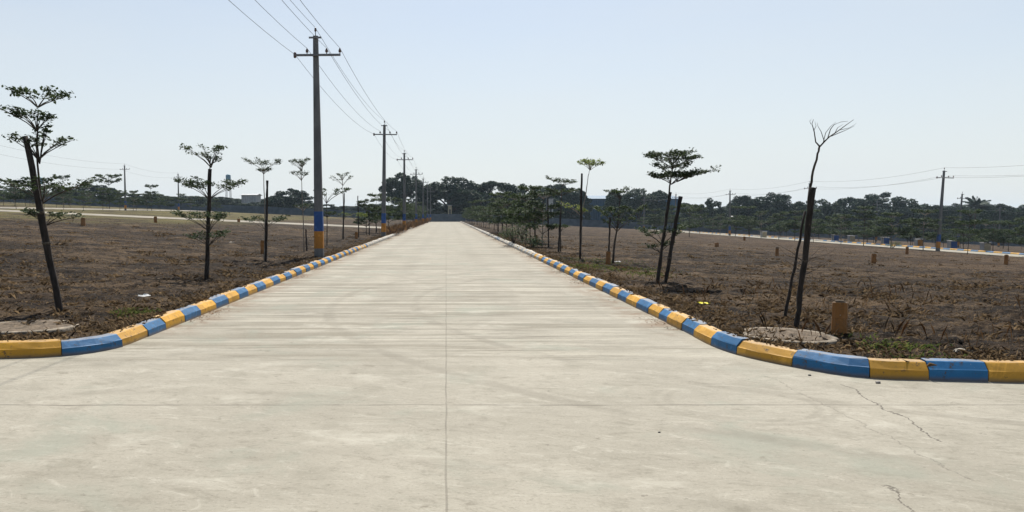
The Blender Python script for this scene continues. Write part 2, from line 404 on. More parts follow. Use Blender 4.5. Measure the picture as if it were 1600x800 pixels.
M['leafb'] = mat_leaf('mature_tree_leaves', (.009, .027, .018), (.024, .052, .030), .10)
M['leafb2'] = mat_leaf('olive_tree_leaves', (.012, .030, .017), (.030, .058, .028), .12)
M['twig'] = mat_simple('dry_twig', (.16, .12, .085), .9, 10, .4)
M['bigbark'] = mat_simple('mature_bark', (.075, .06, .048), .9, 3, .4, bump=.6, bd=.05)
M['straw'] = mat_straw('dry_grass_blades', (.13, .09, .052), (.24, .175, .105), (.055, .037, .024))
M['weed'] = mat_straw('brown_weed_stalks', (.11, .065, .035), (.20, .115, .055), (.07, .05, .03))
M['green'] = mat_straw('green_weed_leaves', (.05, .075, .02), (.10, .13, .035), (.16, .15, .05))
M['white'] = mat_paint('white_wash', (.40, .40, .39), .4)
M['cream'] = mat_paint('cream_wash', (.40, .33, .2), .4)
M['bshed'] = mat_simple('blue_sheet_cladding', (.03, .10, .18), .6, .5, .2, .4)
M['groof'] = mat_simple('grey_sheet_roof', (.36, .37, .38), .6, .7, .25, .4)
M['plaster'] = mat_simple('grey_plaster', (.33, .33, .34), .9, .8, .25)
M['tank'] = mat_simple('blue_grey_tank', (.14, .25, .31), .6, 1, .2)
M['dark'] = mat_simple('dark_opening', (.03, .032, .035), .6, 2, .2)
M['ylit'] = mat_simple('yellow_plastic', (.75, .68, .03), .5, 8, .15)
M['wlit'] = mat_simple('white_plastic', (.62, .62, .60), .5, 8, .25)
M['dust'] = mat_simple('dusty_infill', (.135, .103, .072), .95, 9, .55, bump=.8, bd=.03)
M['stone'] = mat_simple('field_stone', (.40, .36, .30), .9, 12, .4)

# ------------------------------------------------------------------ dry air
HAZE = .00017
hb = MB(); hb.box((0, 2150, 5), (6400, 5100, 40)); hm = bpy.data.materials.new('dry_air'); hm.use_nodes = True
hm.node_tree.nodes.remove(hm.node_tree.nodes['Principled BSDF']); _pv = hm.node_tree.nodes.new('ShaderNodeVolumePrincipled')
_pv.inputs['Density'].default_value = HAZE; _pv.inputs['Color'].default_value = (.70, .86, 1, 1); _pv.inputs['Anisotropy'].default_value = .2
hm.node_tree.links.new(_pv.outputs[0], hm.node_tree.nodes['Material Output'].inputs['Volume'])
tag(hb.build('haze', hm), 'pale dry haze in the air over the plots', 'haze', kind='stuff')

# ------------------------------------------------------------------ ground, roads, fields, kerbs
xs = np.unique(np.concatenate([np.linspace(-200, -70, 14), np.linspace(-70, -6, 24), [-4.6, -4.2, 3.6, 4.2], np.linspace(6, 70, 24), np.linspace(70, 200, 14), [-3000, -1200, -500, 500, 1200, 3000]]))
ys = np.unique(np.concatenate([[-300, -80, -20], np.linspace(0, 40, 41), np.linspace(45, 230, 30), [300, 450, 700, 1200, 2200, 4500]]))
gx, gy = np.meshgrid(xs, ys); gz = terr_np(gx, gy) - .07
V = np.stack([gx.ravel(), gy.ravel(), gz.ravel()], 1); nx = len(xs)
ii, jj = np.meshgrid(np.arange(nx - 1), np.arange(len(ys) - 1)); a = (jj * nx + ii).ravel()
tag(np_mesh('ground', V, np.stack([a, a + 1, a + nx + 1, a + nx], 1), M['soil'], smooth=True), 'dry brown open ground running to the horizon', 'ground', kind='structure')

KL, KR = -4.03, 3.37
RS, RE = 48.2, 56.0        # the road on the low side
LS, LE = -56.0, -63.5      # the road on the high side
CY0, CY1 = 80.0, 89.0      # side street between them
rb = MB()
rb.add([(-140, -9, 0), (140, -9, 0), (140, 9.6, 0), (KR + .1, 9.6, 0), (KR + .1, 189.5, 0), (KL - .1, 189.5, 0), (KL - .1, 9.6, 0), (-140, 9.6, 0)], [tuple(range(8))])
tag(rb.build('road', M['conc']), 'pale broomed concrete road with its junction apron', 'road', kind='structure')
def strip(name, pts_pairs, label):
    b = MB(); vs = []; 
    for p, q in pts_pairs: vs += [p, q]
    b.add(vs, [(2*i, 2*i+1, 2*i+3, 2*i+2) for i in range(len(pts_pairs) - 1)])
    return tag(b.build(name, M['dconc' if 'low' not in name else 'conc']), label, 'road', kind='structure')
yy = [22, 24, 26, 28, 60, 100, 189.5]
strip('road_beyond_low_field', [((RS - .1, y, terr(RS, y) + LIP + .02), (RE + .1, y, terr(RE, y) + LIP + .02)) for y in yy], 'pale concrete road beyond the falling field')
strip('road_beyond_high_field', [((LE - .1, y, terr(LE, y) + LIP + .02), (LS + .1, y, terr(LS, y) + LIP + .02)) for y in yy], 'pale concrete road beyond the rising field')
strip('side_street', [((x, CY1 + .1, terr(x, 90) + (LIP + .02 if x < -6 else .004)), (x, CY0 - .1, terr(x, 90) + (LIP + .02 if x < -6 else .004))) for x in (-55.9, -40, -20, -7, -4.14)], 'pale concrete side street across the rising field')

def gpt(px, py): p = ground_at(px, py, 0); return Vector((p.x, p.y))
left_px = [(0, 561), (50, 559.5), (97, 557), (150, 551), (195, 542), (233, 526)]
right_px = [(1600, 598.5), (1545, 597), (1452, 594.5), (1360, 592), (1300, 585), (1236, 573), (1190, 564), (1148, 554), (1108, 540)]
Lpath = [Vector((-90, 8.75)), Vector((-20, 8.75)), Vector((-9, 8.75))] + [gpt(*p) for p in left_px] + [Vector((KL, y)) for y in (11.2, 13, 20, 40, CY0)]
Rpath = [Vector((90, 7.3)), Vector((20, 7.45)), Vector((9, 7.5))] + [gpt(*p) for p in right_px] + [Vector((KR, y)) for y in (10.6, 12, 20, 40, 90, 186)]
# smooth the paths a little (Chaikin)
def chaikin(P, it=2):
    for _ in range(it):
        Q = [P[0]]
        for i in range(len(P) - 1):
            Q += [P[i] * .75 + P[i+1] * .25, P[i] * .25 + P[i+1] * .75]
        Q.append(P[-1]); P = Q
    return P
Lpath = chaikin(Lpath); Rpath = chaikin(Rpath)
def cum(P):
    s = [0]
    for i in range(len(P) - 1): s.append(s[-1] + (P[i+1] - P[i]).length)
    return s
def sample(P, S, s):
    s = max(0, min(S[-1], s)); i = int(np.searchsorted(S, s, 'right') - 1); i = min(i, len(P) - 2)
    t = (s - S[i]) / max(1e-9, S[i+1] - S[i]); return P[i].lerp(P[i+1], t), (P[i+1] - P[i]).normalized()
PROF = [(0, -.03), (.012, .098), (.022, .108), (.078, .165), (.09, .172), (.20, .176), (.205, -.03)]
def kerb(name, P, out, bounds, first, label, zoff=lambda x, y: 0, whiten=None, seglen=.72):
    """out: +1 when the land lies on the positive side of the path normal. bounds: arc lengths where the colour changes"""
    S = cum(P); b = MB(); col = first
    for k in range(len(bounds) - 1):
        s0, s1 = bounds[k], bounds[k+1]
        n = max(1, int(math.ceil((s1 - s0) / .25))) if s1 - s0 < 3 else 3
        rings = []; dz = random.uniform(-.011, .011); dn = random.uniform(-.011, .011)
        for i in range(n + 1):
            e = .004 if i in (0, n) else 0
            p, tg = sample(P, S, s0 + (s1 - s0) * i / n + (e if i == 0 else -e if i == n else 0))
            nrm = Vector((-tg.y, tg.x)) * out
            rings.append([(p.x + nrm.x * (o + dn), p.y + nrm.y * (o + dn), zoff(p.x, p.y) + h + (dz if h > 0 else 0) + random.uniform(-.004, .004)) for o, h in PROF])
        vs = sum(rings, []); m = len(PROF); fs = []
        for i in range(n):
            for j in range(m - 1):
                q = (i*m+j, i*m+j+1, (i+1)*m+j+1, (i+1)*m+j); fs.append(q if out < 0 else tuple(reversed(q)))
        fs.append(tuple(range(m)) if out > 0 else tuple(reversed(range(m)))); fs.append(tuple(reversed(range(n*m, n*m+m))) if out > 0 else tuple(range(n*m, n*m+m)))
        mid, _ = sample(P, S, (s0 + s1) / 2)
        mi = col + (2 if whiten and (random.random() < whiten(mid.y)) else 0)
        b.add(vs, fs, mi); col = 1 - col
    return tag(b.build(name, [M['yel'], M['blu'], M['yel2'], M['blu2']]), label, 'kerb', kind='structure')
def arcs(P, px_list):
    S = cum(P); out = []
    for (px, py) in px_list:
        q = gpt(px, py); best = min(range(0, 20000), key=lambda i: (sample(P, S, S[-1] * i / 20000)[0] - q).length) if False else None
        d = [((p - q).length, i) for i, p in enumerate(P)]; i = min(d)[1]
        best = None
        for a in (max(0, i - 1), i):
            if a + 1 < len(P):
                e = P[a+1] - P[a]; t = max(0, min(1, (q - P[a]).dot(e) / e.length_squared)); dd = (P[a] + e * t - q).length
                if best is None or dd < best[0]: best = (dd, S[a] + e.length * t)
        out.append(best[1])
    return out
def fill(b, S, step):
    b = list(b)
    while b[0] > step * 1.5 and b[0] > S[0]: b.insert(0, b[0] - step * random.uniform(.9, 1.1))
    while b[-1] < S[-1] - step: b.append(b[-1] + step * random.uniform(.92, 1.08))
    return b
lb = arcs(Lpath, [(97, 557), (195, 542), (233, 526), (264, 515), (291, 503), (313, 493), (335, 483), (353, 475)])
la = lb[0]; pre = []
while la > 70: la -= random.uniform(.8, 1.0); pre.insert(0, la)
lk = lb[0]; lb = fill(pre + lb, cum(Lpath), .72)
whiten = lambda y: 0 if y < 34 else min(.97, (y - 34) / 10)  # share of whitish kerb blocks, growing with distance
whitenR = lambda y: 0 if y < 27 else min(.97, (y - 27) / 5)
kerb('kerb_high_side', Lpath, 1, lb, (1 + lb.index(lk)) % 2, 'kerb painted in yellow and blue blocks beside the poles', whiten=whiten)
L2 = [Vector((KL, y)) for y in (CY1, 120, 186)]
kerb('kerb_past_side_street', L2, 1, fill([0], cum(L2), .75), 0, 'far faded kerb past the side street', whiten=lambda y: .97)
rbd = arcs(Rpath, [(1545, 597), (1452, 594.5), (1360, 592), (1236, 573), (1148, 554), (1108, 540), (1081, 526), (1060, 516), (1040, 505), (1021, 498), (1005, 490)])
ra = rbd[0]; pre = []
while ra > 70: ra -= random.uniform(.55, .7); pre.insert(0, ra)
rk = rbd[0]; rbd = fill(pre + rbd, cum(Rpath), .75)
# the block between 1545 and 1452 is blue; the one before it yellow
kerb('kerb_low_side', Rpath, -1, rbd, (1 + rbd.index(rk)) % 2, 'kerb painted in yellow and blue blocks beside the falling field', whiten=whitenR)
P3 = [Vector((RE, y)) for y in (22, 60, 120, 188)]
kerb('kerb_beyond_low_road', P3, -1, fill([0], cum(P3), 1.15), 0, 'painted kerb on the far side of the low road', zoff=fz, whiten=lambda y: 0 if y < 110 else .6)

def lump(x, y):
    return (.045 * np.sin(x * 1.3 + 1.7 * np.sin(y * .7)) * np.sin(y * 1.1 + 1.2 * np.sin(x * .9)) + .03 * np.sin(x * 3.1 + 2 * np.sin(y * 2.3)) * np.sin(y * 3.7 + 1.5 * np.sin(x * 1.9)))
def field(name, poly, n, label, densef):
    """poly: boundary (ccw), n random interior points thinned by densef"""
    P = np.array([(p[0], p[1]) for p in poly]); 
    mn, mx = P.min(0), P.max(0)
    pts = densef(n)
    def inside(q):
        c = np.zeros(len(q), bool); j = len(P) - 1
        for i in range(len(P)):
            xi, yi = P[i]; xj, yj = P[j]
            if yi != yj:
                cond = ((yi > q[:, 1]) != (yj > q[:, 1])) & (q[:, 0] < (xj - xi) * (q[:, 1] - yi) / (yj - yi) + xi)
                c ^= cond
            j = i
        return c
    pts = pts[inside(pts)]
    # distance to boundary
    dmin = np.full(len(pts), 1e9)
    for i in range(len(P)):
        a, b = P[i - 1], P[i]; e = b - a; L = (e @ e) or 1e-9
        t = np.clip(((pts - a) @ e) / L, 0, 1); d = np.hypot(*(pts - a - t[:, None] * e).T); dmin = np.minimum(dmin, d)
    keep = dmin > .05; pts = pts[keep]; dmin = dmin[keep]
    allp = [Vector(p) for p in P] + [Vector(p) for p in pts]
    edges = [(i, (i + 1) % len(P)) for i in range(len(P))]
    vo, eo, fo, *_ = delaunay_2d_cdt(allp, edges, [], 1, 1e-5)
    v = np.array([(p.x, p.y) for p in vo])
    d2 = np.full(len(v), 1e9)
    for i in range(len(P)):
        a, b = P[i - 1], P[i]; e = b - a; L = (e @ e) or 1e-9
        t = np.clip(((v - a) @ e) / L, 0, 1); d2 = np.minimum(d2, np.hypot(*(v - a - t[:, None] * e).T))
    near = np.clip(40 / np.maximum(v[:, 1], 1), .35, 1)
    jitter = rng.normal(0, .022, len(v)) * near
    z = terr_np(v[:, 0], v[:, 1]) + LIP + np.clip(d2 / .6, 0, 1) * (lump(v[:, 0], v[:, 1]) * .8 + jitter)
    tri = np.array([f for f in fo if len(f) == 3])
    # make normals point up
    a, b, c = v[tri[:, 0]], v[tri[:, 1]], v[tri[:, 2]]
    s = (b[:, 0]-a[:, 0])*(c[:, 1]-a[:, 1]) - (b[:, 1]-a[:, 1])*(c[:, 0]-a[:, 0])
    tri[s < 0] = tri[s < 0][:, ::-1]
    o = np_mesh(name, np.column_stack([v, z]), tri, M['soil'], smooth=True)
    return tag(o, label, 'field', kind='structure')
def offset(P, out, d):
    Q = []
    for i, p in enumerate(P):
        t = (P[min(i+1, len(P)-1)] - P[max(0, i-1)]).normalized(); Q.append((p.x - t.y * out * d, p.y + t.x * out * d))
    return Q
def dens(side, n):
    # distances log-spread so that the mesh is fine where it is seen large
    def f(_):
        Y = np.exp(rng.uniform(math.log(7.2), math.log(190), n)); 
        X = rng.uniform(0, 1, n) ** 1.15 * np.minimum(60, Y * 1.25 + 4) 
        return np.column_stack([(-X - 3.9) if side < 0 else (X + 3.3), Y])
    return f
Lk = offset(Lpath, 1, .19)
field('field_rising_side', Lk + [(-4.22, CY0 - .1), (LS + .2, CY0 - .1), (LS + .2, 40), (-75, 30), (-90, 20)], 0, 'dark dry cleared plot that rises away from the road', lambda n: dens(-1, 42000)(0))
field('field_past_side_street', [(-4.22, CY1 + .1), (-4.22, 188), (LS + .2, 188), (LS + .2, CY1 + .1)][::-1], 0, 'dry cleared plot past the side street', lambda n: np.column_stack([rng.uniform(-56, -4.2, 2500), rng.uniform(CY1, 188, 2500)]))
Rk = offset(Rpath, -1, .19)
field('field_falling_side', Rk + [(RS - .2, 188), (RS - .2, 32), (90, 22)], 0, 'dark dry cleared plot that falls away from the road', lambda n: dens(1, 44000)(0))
field('field_past_low_road', [(RE + .2, 24), (160, 24), (160, 189), (RE + .2, 189)], 0, 'scrubby plots past the low road', lambda n: np.column_stack([rng.uniform(56, 160, 3000), rng.uniform(24, 189, 3000)]))
field('field_past_high_road', [(LE - .2, 40), (LE - .2, 189), (-160, 189), (-160, 40)], 0, 'dry plots past the high road', lambda n: np.column_stack([rng.uniform(-160, -63, 2500), rng.uniform(40, 189, 2500)]))

# ------------------------------------------------------------------ compound wall
def wall_run(x0, x1, y, label):
    g = empty('compound_wall', ((x0 + x1) / 2, y, terr((x0 + x1) / 2, y))); tag(g, label, 'wall')
    ox, oz = g.location.x, g.location.z
    pan, cop = MB(), MB(); n = int(round((x1 - x0) / 2.5)); 
    for i in range(n):
        xa = x0 + (x1 - x0) * i / n; xb = x0 + (x1 - x0) * (i + 1) / n
        za, zb = terr(xa, y) - oz, terr(xb, y) - oz
        for r in range(5):     # stacked precast boards, each a touch out of plane
            off = random.uniform(-.008, .008); h0, h1 = -.1 + r * .4 + (.0 if r else 0), -.1 + (r + 1) * .4 - .012
            vs = []
            for (xx, zz) in ((xa + .05, za), (xb - .05, zb)):
                for yy_ in (-.03 + off, .03 + off):
                    vs += [(xx - ox, yy_, zz + h0), (xx - ox, yy_, zz + h1)]
            pan.add(vs, [(0, 4, 5, 1), (2, 3, 7, 6), (1, 5, 7, 3), (0, 2, 6, 4), (0, 1, 3, 2), (4, 6, 7, 5)])
        cop.box((xa - ox, 0, za + .92), (.15, .15, 2.1), 0)
    pan.build('panel', M['wall'], g); cop.build('post', M['wall'], g); g.children[-1]['kind'] = 'stuff'
wall_run(-160, -58.0, 190.2, 'blue grey precast compound wall on the rising ground behind the high road')
wall_run(-57.7, 4.9, 190.2, 'blue grey precast compound wall closing the end of the concrete road')
wall_run(5.2, 170, 190.2, 'blue grey precast compound wall behind the falling field and its trees')

# ------------------------------------------------------------------ utility poles and wires
PH = 8.2
def make_pole():
    g = empty('utility_pole', (0, 0, 0))
    def shaft(z0, z1, name, mat, grow=0):
        b = MB(); f = lambda z: (.165 - .078 * z / PH + grow, .125 - .05 * z / PH + grow)
        ring = []
        for z in np.linspace(z0, z1, 5 if z1 - z0 > 2 else 2):
            hx, hy = f(z); c = .025
            ring.append([(-hx+c, -hy, z), (hx-c, -hy, z), (hx, -hy+c, z), (hx, hy-c, z), (hx-c, hy, z), (-hx+c, hy, z), (-hx, hy-c, z), (-hx, -hy+c, z)])
        vs = sum(ring, []); fs = []
        for k in range(len(ring) - 1):
            for i in range(8):
                j = (i+1) % 8; fs.append((k*8+i, k*8+j, k*8+8+j, k*8+8+i))
        fs += [tuple(range(len(vs)-8, len(vs))), tuple(reversed(range(8)))]
        b.add(vs, fs); return b.build(name, mat, g)
    shaft(-.5, PH, 'shaft', M['pole'])
    shaft(.34, .985, 'painted_band', M['pyel'], .004)['label'] = 'orange painted band near the foot'
    shaft(.985, 1.72, 'painted_band', M['pblu'], .004)['label'] = 'blue painted band above the orange one'
    b = MB(); b.box((.08, -.13, 7.48), (1.62, .07, .075)); b.box((.08, -.185, 7.455), (1.62, .02, .02)); arm = b.build('crossarm', M['steel'], g)
    b = MB()
    for xx in (-.3, .32): b.tube([(xx, -.13, 7.44), (0, -.12, 6.98)], .014, 5)
    b = MB(); b.box((0, -.11, 8.12), (.44, .05, .06)); b.tube([(0, -.02, 8.15), (0, -.02, 8.42)], .016, 6); b.build('top_bracket', M['steel'], g)
    def ins(x, z):
        q = MB(); q.lathe((x, -.13, z), [(.016, 0), (.016, .05), (.055, .06), (.045, .10), (.055, .12), (.03, .17), (.02, .2)], 8); q.build('insulator', M['porc'], g)
    for xx in (-.29, .40, .87): ins(xx, 7.52)
    q = MB(); q.lathe((-.72, -.13, 7.38), [(.04, 0), (.055, .05), (.055, .16), (.04, .2)], 8); q.build('insulator', M['porc'], g)
    q = MB(); q.lathe((0, -.02, 8.36), [(.02, 0), (.05, .02), (.03, .06), (.045, .09), (.015, .15)], 8); q.build('insulator', M['porc'], g)
    return g
ATT = [(-.72, -.13, 7.5), (-.29, -.13, 7.73), (0, -.02, 8.5), (.40, -.13, 7.73), (.87, -.13, 7.73)]
pole0 = make_pole(); used_pole = [False]
def place_pole(x, y, lean, label, group, rz=0, sxy=1):
    o = copy_tree(pole0) if used_pole[0] else pole0; used_pole[0] = True
    o.location = (x, y, terr(x, y) + (LIP - .02)); o.rotation_euler = (0, lean, rz); o.scale = (1, 1, .958)
    tag(o, label, 'utility pole', group); return o
def wire_run(poles, k, sag, rad, label, group, name='power_wire'):
    b = MB(); pts = []
    for i, o in enumerate(poles):
        mw = Matrix.Translation(o.location) @ o.rotation_euler.to_matrix().to_4x4()
        p = mw @ Vector((ATT[k][0], ATT[k][1], ATT[k][2] * .958))
        if i:
            q = pts[-1]
            for s in range(1, 13):
                t = s / 12; r = q.lerp(p, t); r = Vector((r.x, r.y, r.z - 4 * sag * t * (1 - t))); pts.append(r)
        else: pts.append(p)
    b.tube(pts, rad, 4, cap=True); o = b.build(name, M['wire']); tag(o, label, 'wire', group); return o
main = []
p1 = ground_at(494, 404)
spots = [(1.2, 'near')] + [(27.6, ''), (54.4, ''), (80.5 - 1.5, ''), (107, ''), (134, ''), (161, ''), (186, '')]
names = ['concrete utility pole just beside the viewer at the corner of the junction', 'tallest looking grey pole with blue and orange bands, beside the painted kerb', 'second grey pole along the painted kerb, just where the kerb colours fade', 'third grey banded pole along the road, in front of a round tree', 'fourth grey banded pole along the road, in the brown weeds', 'fifth grey banded pole along the road, in the brown weeds', 'sixth grey banded pole along the road, close to the end wall', 'last pole of the road line, against the compound wall']
for i, (y, _) in enumerate(spots):
    main.append(place_pole(KL - .67 + .005 * y, y, [-.004, -.008, .012, .004, 0, .006, .0, .004][i], names[i], 'utility poles along the main road'))
wl = ['lowest wire on the outer arm tip of the main pole line', 'wire on the inner insulator of the field-side arm, main pole line', 'topmost wire of the main pole line', 'wire on the inner insulator of the road-side arm, main pole line', 'wire on the outer insulator of the road-side arm, main pole line']
for k in range(5): wire_run(main, k, .42, .0085, wl[k], 'wires of the main pole line')
low = []
lown = ['banded grey pole past the frame edge beside the low road', 'leaning grey banded pole beside the low road, ahead of the palm', 'grey pole of the low road hidden partly by the bare sapling and its stake', 'small grey banded pole of the low road beside the tree belt', 'far grey pole of the low road before the compound wall', 'last far pole of the low road by the wall']
for i, (px, y) in enumerate([(0, 47), (1466, 75), (1262, 104), (1140, 134), (0, 160), (0, 185)]):
    x = (px - VX) / F * y if px else 47.6
    low.append(place_pole(x, y, [.01, .045, .012, -.01, .02, 0][i], lown[i], 'utility poles along the low road'))
for k, nm in ((0, 'wire on the outer arm tip of the low road pole line'), (2, 'topmost wire of the low road pole line'), (4, 'wire on the road-side arm of the low road pole line')):
    wire_run(low, k, .5, .011, nm, 'wires of the low road pole line')
high = []
for i, (px, y, nm) in enumerate([(0, 92, 'banded grey pole past the frame edge beside the high road'), (197, 135, 'grey banded pole by the high road, standing clear above the wall'), (280, 163, 'smaller grey pole of the high road, close to the wall')]):
    x = (px - VX) / F * y if px else -55.7
    high.append(place_pole(x, y, 0, nm, 'utility poles along the high road'))
for k, nm in ((0, 'wire on the arm of the high road pole line'), (2, 'topmost wire of the high road pole line')):
    wire_run(high, k, .6, .012, nm, 'wires of the high road pole line')
far = []
for i, (px, y, nm) in enumerate([(1369, 148, 'pale far pole in front of the wooded rise'), (1561, 150, 'pale far pole at the edge of the trees past the palm'), (1760, 152, 'pale far pole past the frame edge')]):
    far.append(place_pole((px - VX) / F * y, y, 0, nm, 'poles of the far street'))
for k, nm in ((0, 'lower wire between the pale far poles'), (2, 'upper wire between the pale far poles')):
    wire_run(far, k, .5, .014, nm, 'wires of the far street')
place_pole((1497 - VX) / F * 112, 112, .05, 'thin pale leaning pole between the banded pole and the palm', 'poles of the far street')

# ------------------------------------------------------------------ saplings
def leaves_mesh(name, pts, size, mat, parent, up=.55, aspect=.55):
    n = len(pts)
    if n == 0: return None
    nrm = rng.normal(0, 1, (n, 3)); nrm[:, 2] = np.abs(nrm[:, 2]) + up * 2; nrm /= np.linalg.norm(nrm, axis=1)[:, None]
    a = rng.normal(0, 1, (n, 3)); u = np.cross(nrm, a); u /= np.linalg.norm(u, axis=1)[:, None] + 1e-9; v = np.cross(nrm, u)
    s = size * rng.uniform(.65, 1.3, n)[:, None]
    V = np.stack([pts - u * s, pts + v * s * aspect - u * s * .1, pts + u * s, pts - v * s * aspect - u * s * .1], 1).reshape(-1, 3)
    return np_mesh(name, V, np.arange(n * 4).reshape(n, 4), mat, parent)
def tier(wood, pts, att, RL, RR, zl, zr, RD, nleaf, rw=.011, spread=1.0, nbr=None, first=.48):
    """one flat storey of branches from att; zl/zr rise of the tips"""
    nb = nbr or random.randint(6, 8); ph = random.uniform(0, 6.28); per = max(1, nleaf // nb)
    for k in range(nb):
        th = ph + 2 * math.pi * k / nb + random.uniform(-.3, .3); cx, sx = math.cos(th), math.sin(th)
        Rx = (RR if cx > 0 else RL); Rr = math.hypot(cx * Rx, sx * RD) * random.uniform(.8, 1.08)
        rise = (zr if cx > 0 else zl) * abs(cx) + (zl + zr) / 2 * (1 - abs(cx))
        d = Vector((cx * Rx, sx * RD, 0)); d = d.normalized() if d.length > 1e-6 else Vector((1, 0, 0))
        sd_ = Vector((-d.y, d.x, 0)); bend = random.uniform(-.18, .18) * Rr
        def bp(t): return Vector(att) + d * (Rr * t) + sd_ * (bend * t * t) + Vector((0, 0, rise * (t ** .75)))
        wood.tube([bp(t) for t in (0, .25, .5, .75, 1)], [rw, rw * .8, rw * .6, rw * .45, rw * .25], 4, cap=False)
        tw = []
        for t in np.arange(first, 1.0, .13):
            for sgn in (-1, 1):
                if random.random() < .8:
                    o = bp(t); L = Rr * random.uniform(.22, .42) * (1.15 - t * .6)
                    e = o + (d * .6 + sd_ * sgn * .8).normalized() * L + Vector((0, 0, random.uniform(-.02, .07) * Rr + .04))
                    wood.tube([o, o.lerp(e, .5) + Vector((0, 0, .015)), e], [rw * .3, rw * .25, rw * .15], 3, cap=False); tw.append((o, e))
        tw.append((bp(.7), bp(1)))
        nclu = max(3, per // 9)
        for _ in range(nclu):
            o, e = random.choice(tw); c = o.lerp(e, random.uniform(.45, 1.1))
            for _ in range(9):
                pts.append((c.x + random.gauss(0, .045 * spread), c.y + random.gauss(0, .045 * spread), c.z + random.gauss(.012, .022 * spread)))
def sapling_px(label, base, trunk, tiers, mat='leafd', leaf=.033, wood='bark', r0=.028, group=None, r1=.008):
    """a sapling measured off the photograph, built at its own distance. trunk: pixel points base to top; tiers: (attach, left tip, right tip, leaves, depth ratio)"""
    g0 = ground_at(*base); Y = g0.y
    g = empty('sapling', g0); tag(g, label, 'young tree', group)
    def loc(p): q = at_depth(p[0], p[1], Y) - g0; return Vector((q.x, 0, q.z))
    wd = MB(); tp = [Vector((0, 0, -.05))] + [loc(p) + Vector((0, random.uniform(-.03, .03), 0)) for p in trunk]
    fine = []
    for i in range(len(tp) - 1):
        for s in range(3): fine.append(tp[i].lerp(tp[i+1], s / 3) + Vector((random.uniform(-.006, .006), random.uniform(-.01, .01), 0)))
    fine.append(tp[-1]); n = len(fine)
    wd.tube(fine, [r0 + (r1 - r0) * i / (n - 1) for i in range(n)], 7, jit=.12)
    pts = []
    for (att, l, r, nl, dr) in tiers:
        A, Lp, Rp = loc(att), loc(l), loc(r)
        RL, RR = max(.03, A.x - Lp.x), max(.03, Rp.x - A.x)
        tier(wd, pts, A, RL, RR, Lp.z - A.z, Rp.z - A.z, (RL + RR) / 2 * dr, int(nl * 1.1))
    wd.build('trunk', M[wood], g)
    leaves_mesh('crown', np.array(pts), leaf, M[mat], g)
    return g
def stake_px(label, a, b, r0, r1, Y=None, mat='stake', tie=None, dy=.06):
    g0 = ground_at(*a); Y = g0.y; top = at_depth(b[0], b[1], Y) - g0
    g = empty('wooden_stake', g0); tag(g, label, 'stake', 'stakes holding the saplings')
    b_ = MB(); n = 12; P = []
    for i in range(n + 1):
        t = i / n; P.append(Vector((top.x * t + random.uniform(-.008, .008), -dy * (1 - t) + random.uniform(-.008, .008), -.1 + (top.z + .1) * t)))
    b_.tube(P, [(r0 + (r1 - r0) * i / n) * random.uniform(.88, 1.15) for i in range(n + 1)], 7, jit=.1)
    b_.build('shaft', M[mat], g)
    if tie:
        for t in tie:
            q = P[int(t * n)]; k = MB(); k.lathe((q.x, q.y, q.z), [(r0 * 1.05, -.02), (r0 * 1.14, -.008), (r0 * 1.12, .012), (r0 * 1.04, .02)], 9, jit=.1); k.build('rope_tie', M['rope'], g)
    return g

G1 = 'young trees in the row behind the high kerb'
sapling_px('tall leggy sapling tied to a thick leaning stake by the junction corner', (96, 486), [(84, 440), (72, 380), (66, 330), (62, 290), (59, 240), (58, 200), (59, 172)],
  [((59, 168), (18, 140), (110, 150), 420, .7), ((58, 205), (-4, 168), (78, 184), 330, .6), ((62, 256), (40, 218), (80, 196), 170, .5), ((60, 250), (10, 214), (110, 218), 130, .5),
   ((66, 318), (2, 284), (152, 284), 520, .7), ((72, 352), (40, 330), (122, 338), 220, .8)], group=G1)
stake_px('thick dark stake leaning beside the tall leggy sapling at the corner', (99, 488), (40, 213), .055, .045, tie=(.45, .6))
sapling_px('sapling with three full flat storeys and a stout dark stake', (325, 431), [(325, 380), (326, 320), (328, 265), (330, 240)],
  [((330, 262), (273, 229), (346, 230), 380, .6), ((329, 258), (312, 240), (345, 250), 200, .8), ((327, 312), (276, 282), (386, 284), 1100, .95), ((327, 362), (272, 332), (352, 334), 650, 1.1), ((326, 385), (290, 366), (356, 362), 420, 1.1)], group=G1)
stake_px('stout dark upright stake of the three-storeyed sapling', (324, 433), (328, 264), .05, .045, tie=(.55,))
sapling_px('sapling with a bare pale stem between a high flat top and a low storey', (413, 407), [(414, 360), (413, 310), (412, 275), (412, 262)],
  [((412, 268), (377, 249), (438, 252), 420, .8), ((412, 272), (404, 266), (426, 264), 60, .8), ((414, 358), (378, 340), (454, 340), 650, 1.1)], wood='pbark', r0=.022, group=G1)
stake_px('straight dark stake in front of the yellow marker post', (416, 408), (418, 282), .042, .036, tie=(.6,))
sapling_px('sapling with two dark leaf tufts close beside the tallest pole', (475, 394), [(474, 350), (472, 310), (471, 280), (472, 262)],
  [((471, 282), (450, 268), (483, 270), 260, .8), ((472, 268), (448, 252), (458, 254), 60, .8), ((472, 262), (456, 250), (485, 248), 200, .7), ((474, 330), (456, 322), (486, 320), 160, 1)], wood='pbark', r0=.022, group=G1)
stake_px('short thin stake at the foot of the sapling beside the tallest pole', (480, 393), (478, 358), .03, .028)
sapling_px('sapling half hidden behind the tallest pole, one grey green storey showing', (511, 384), [(511, 350), (510, 315), (510, 300)],
  [((510, 318), (490, 297), (543, 295), 620, .9), ((511, 340), (494, 330), (528, 332), 260, .9)], 'leafm', leaf=.045, r0=.026, group=G1)
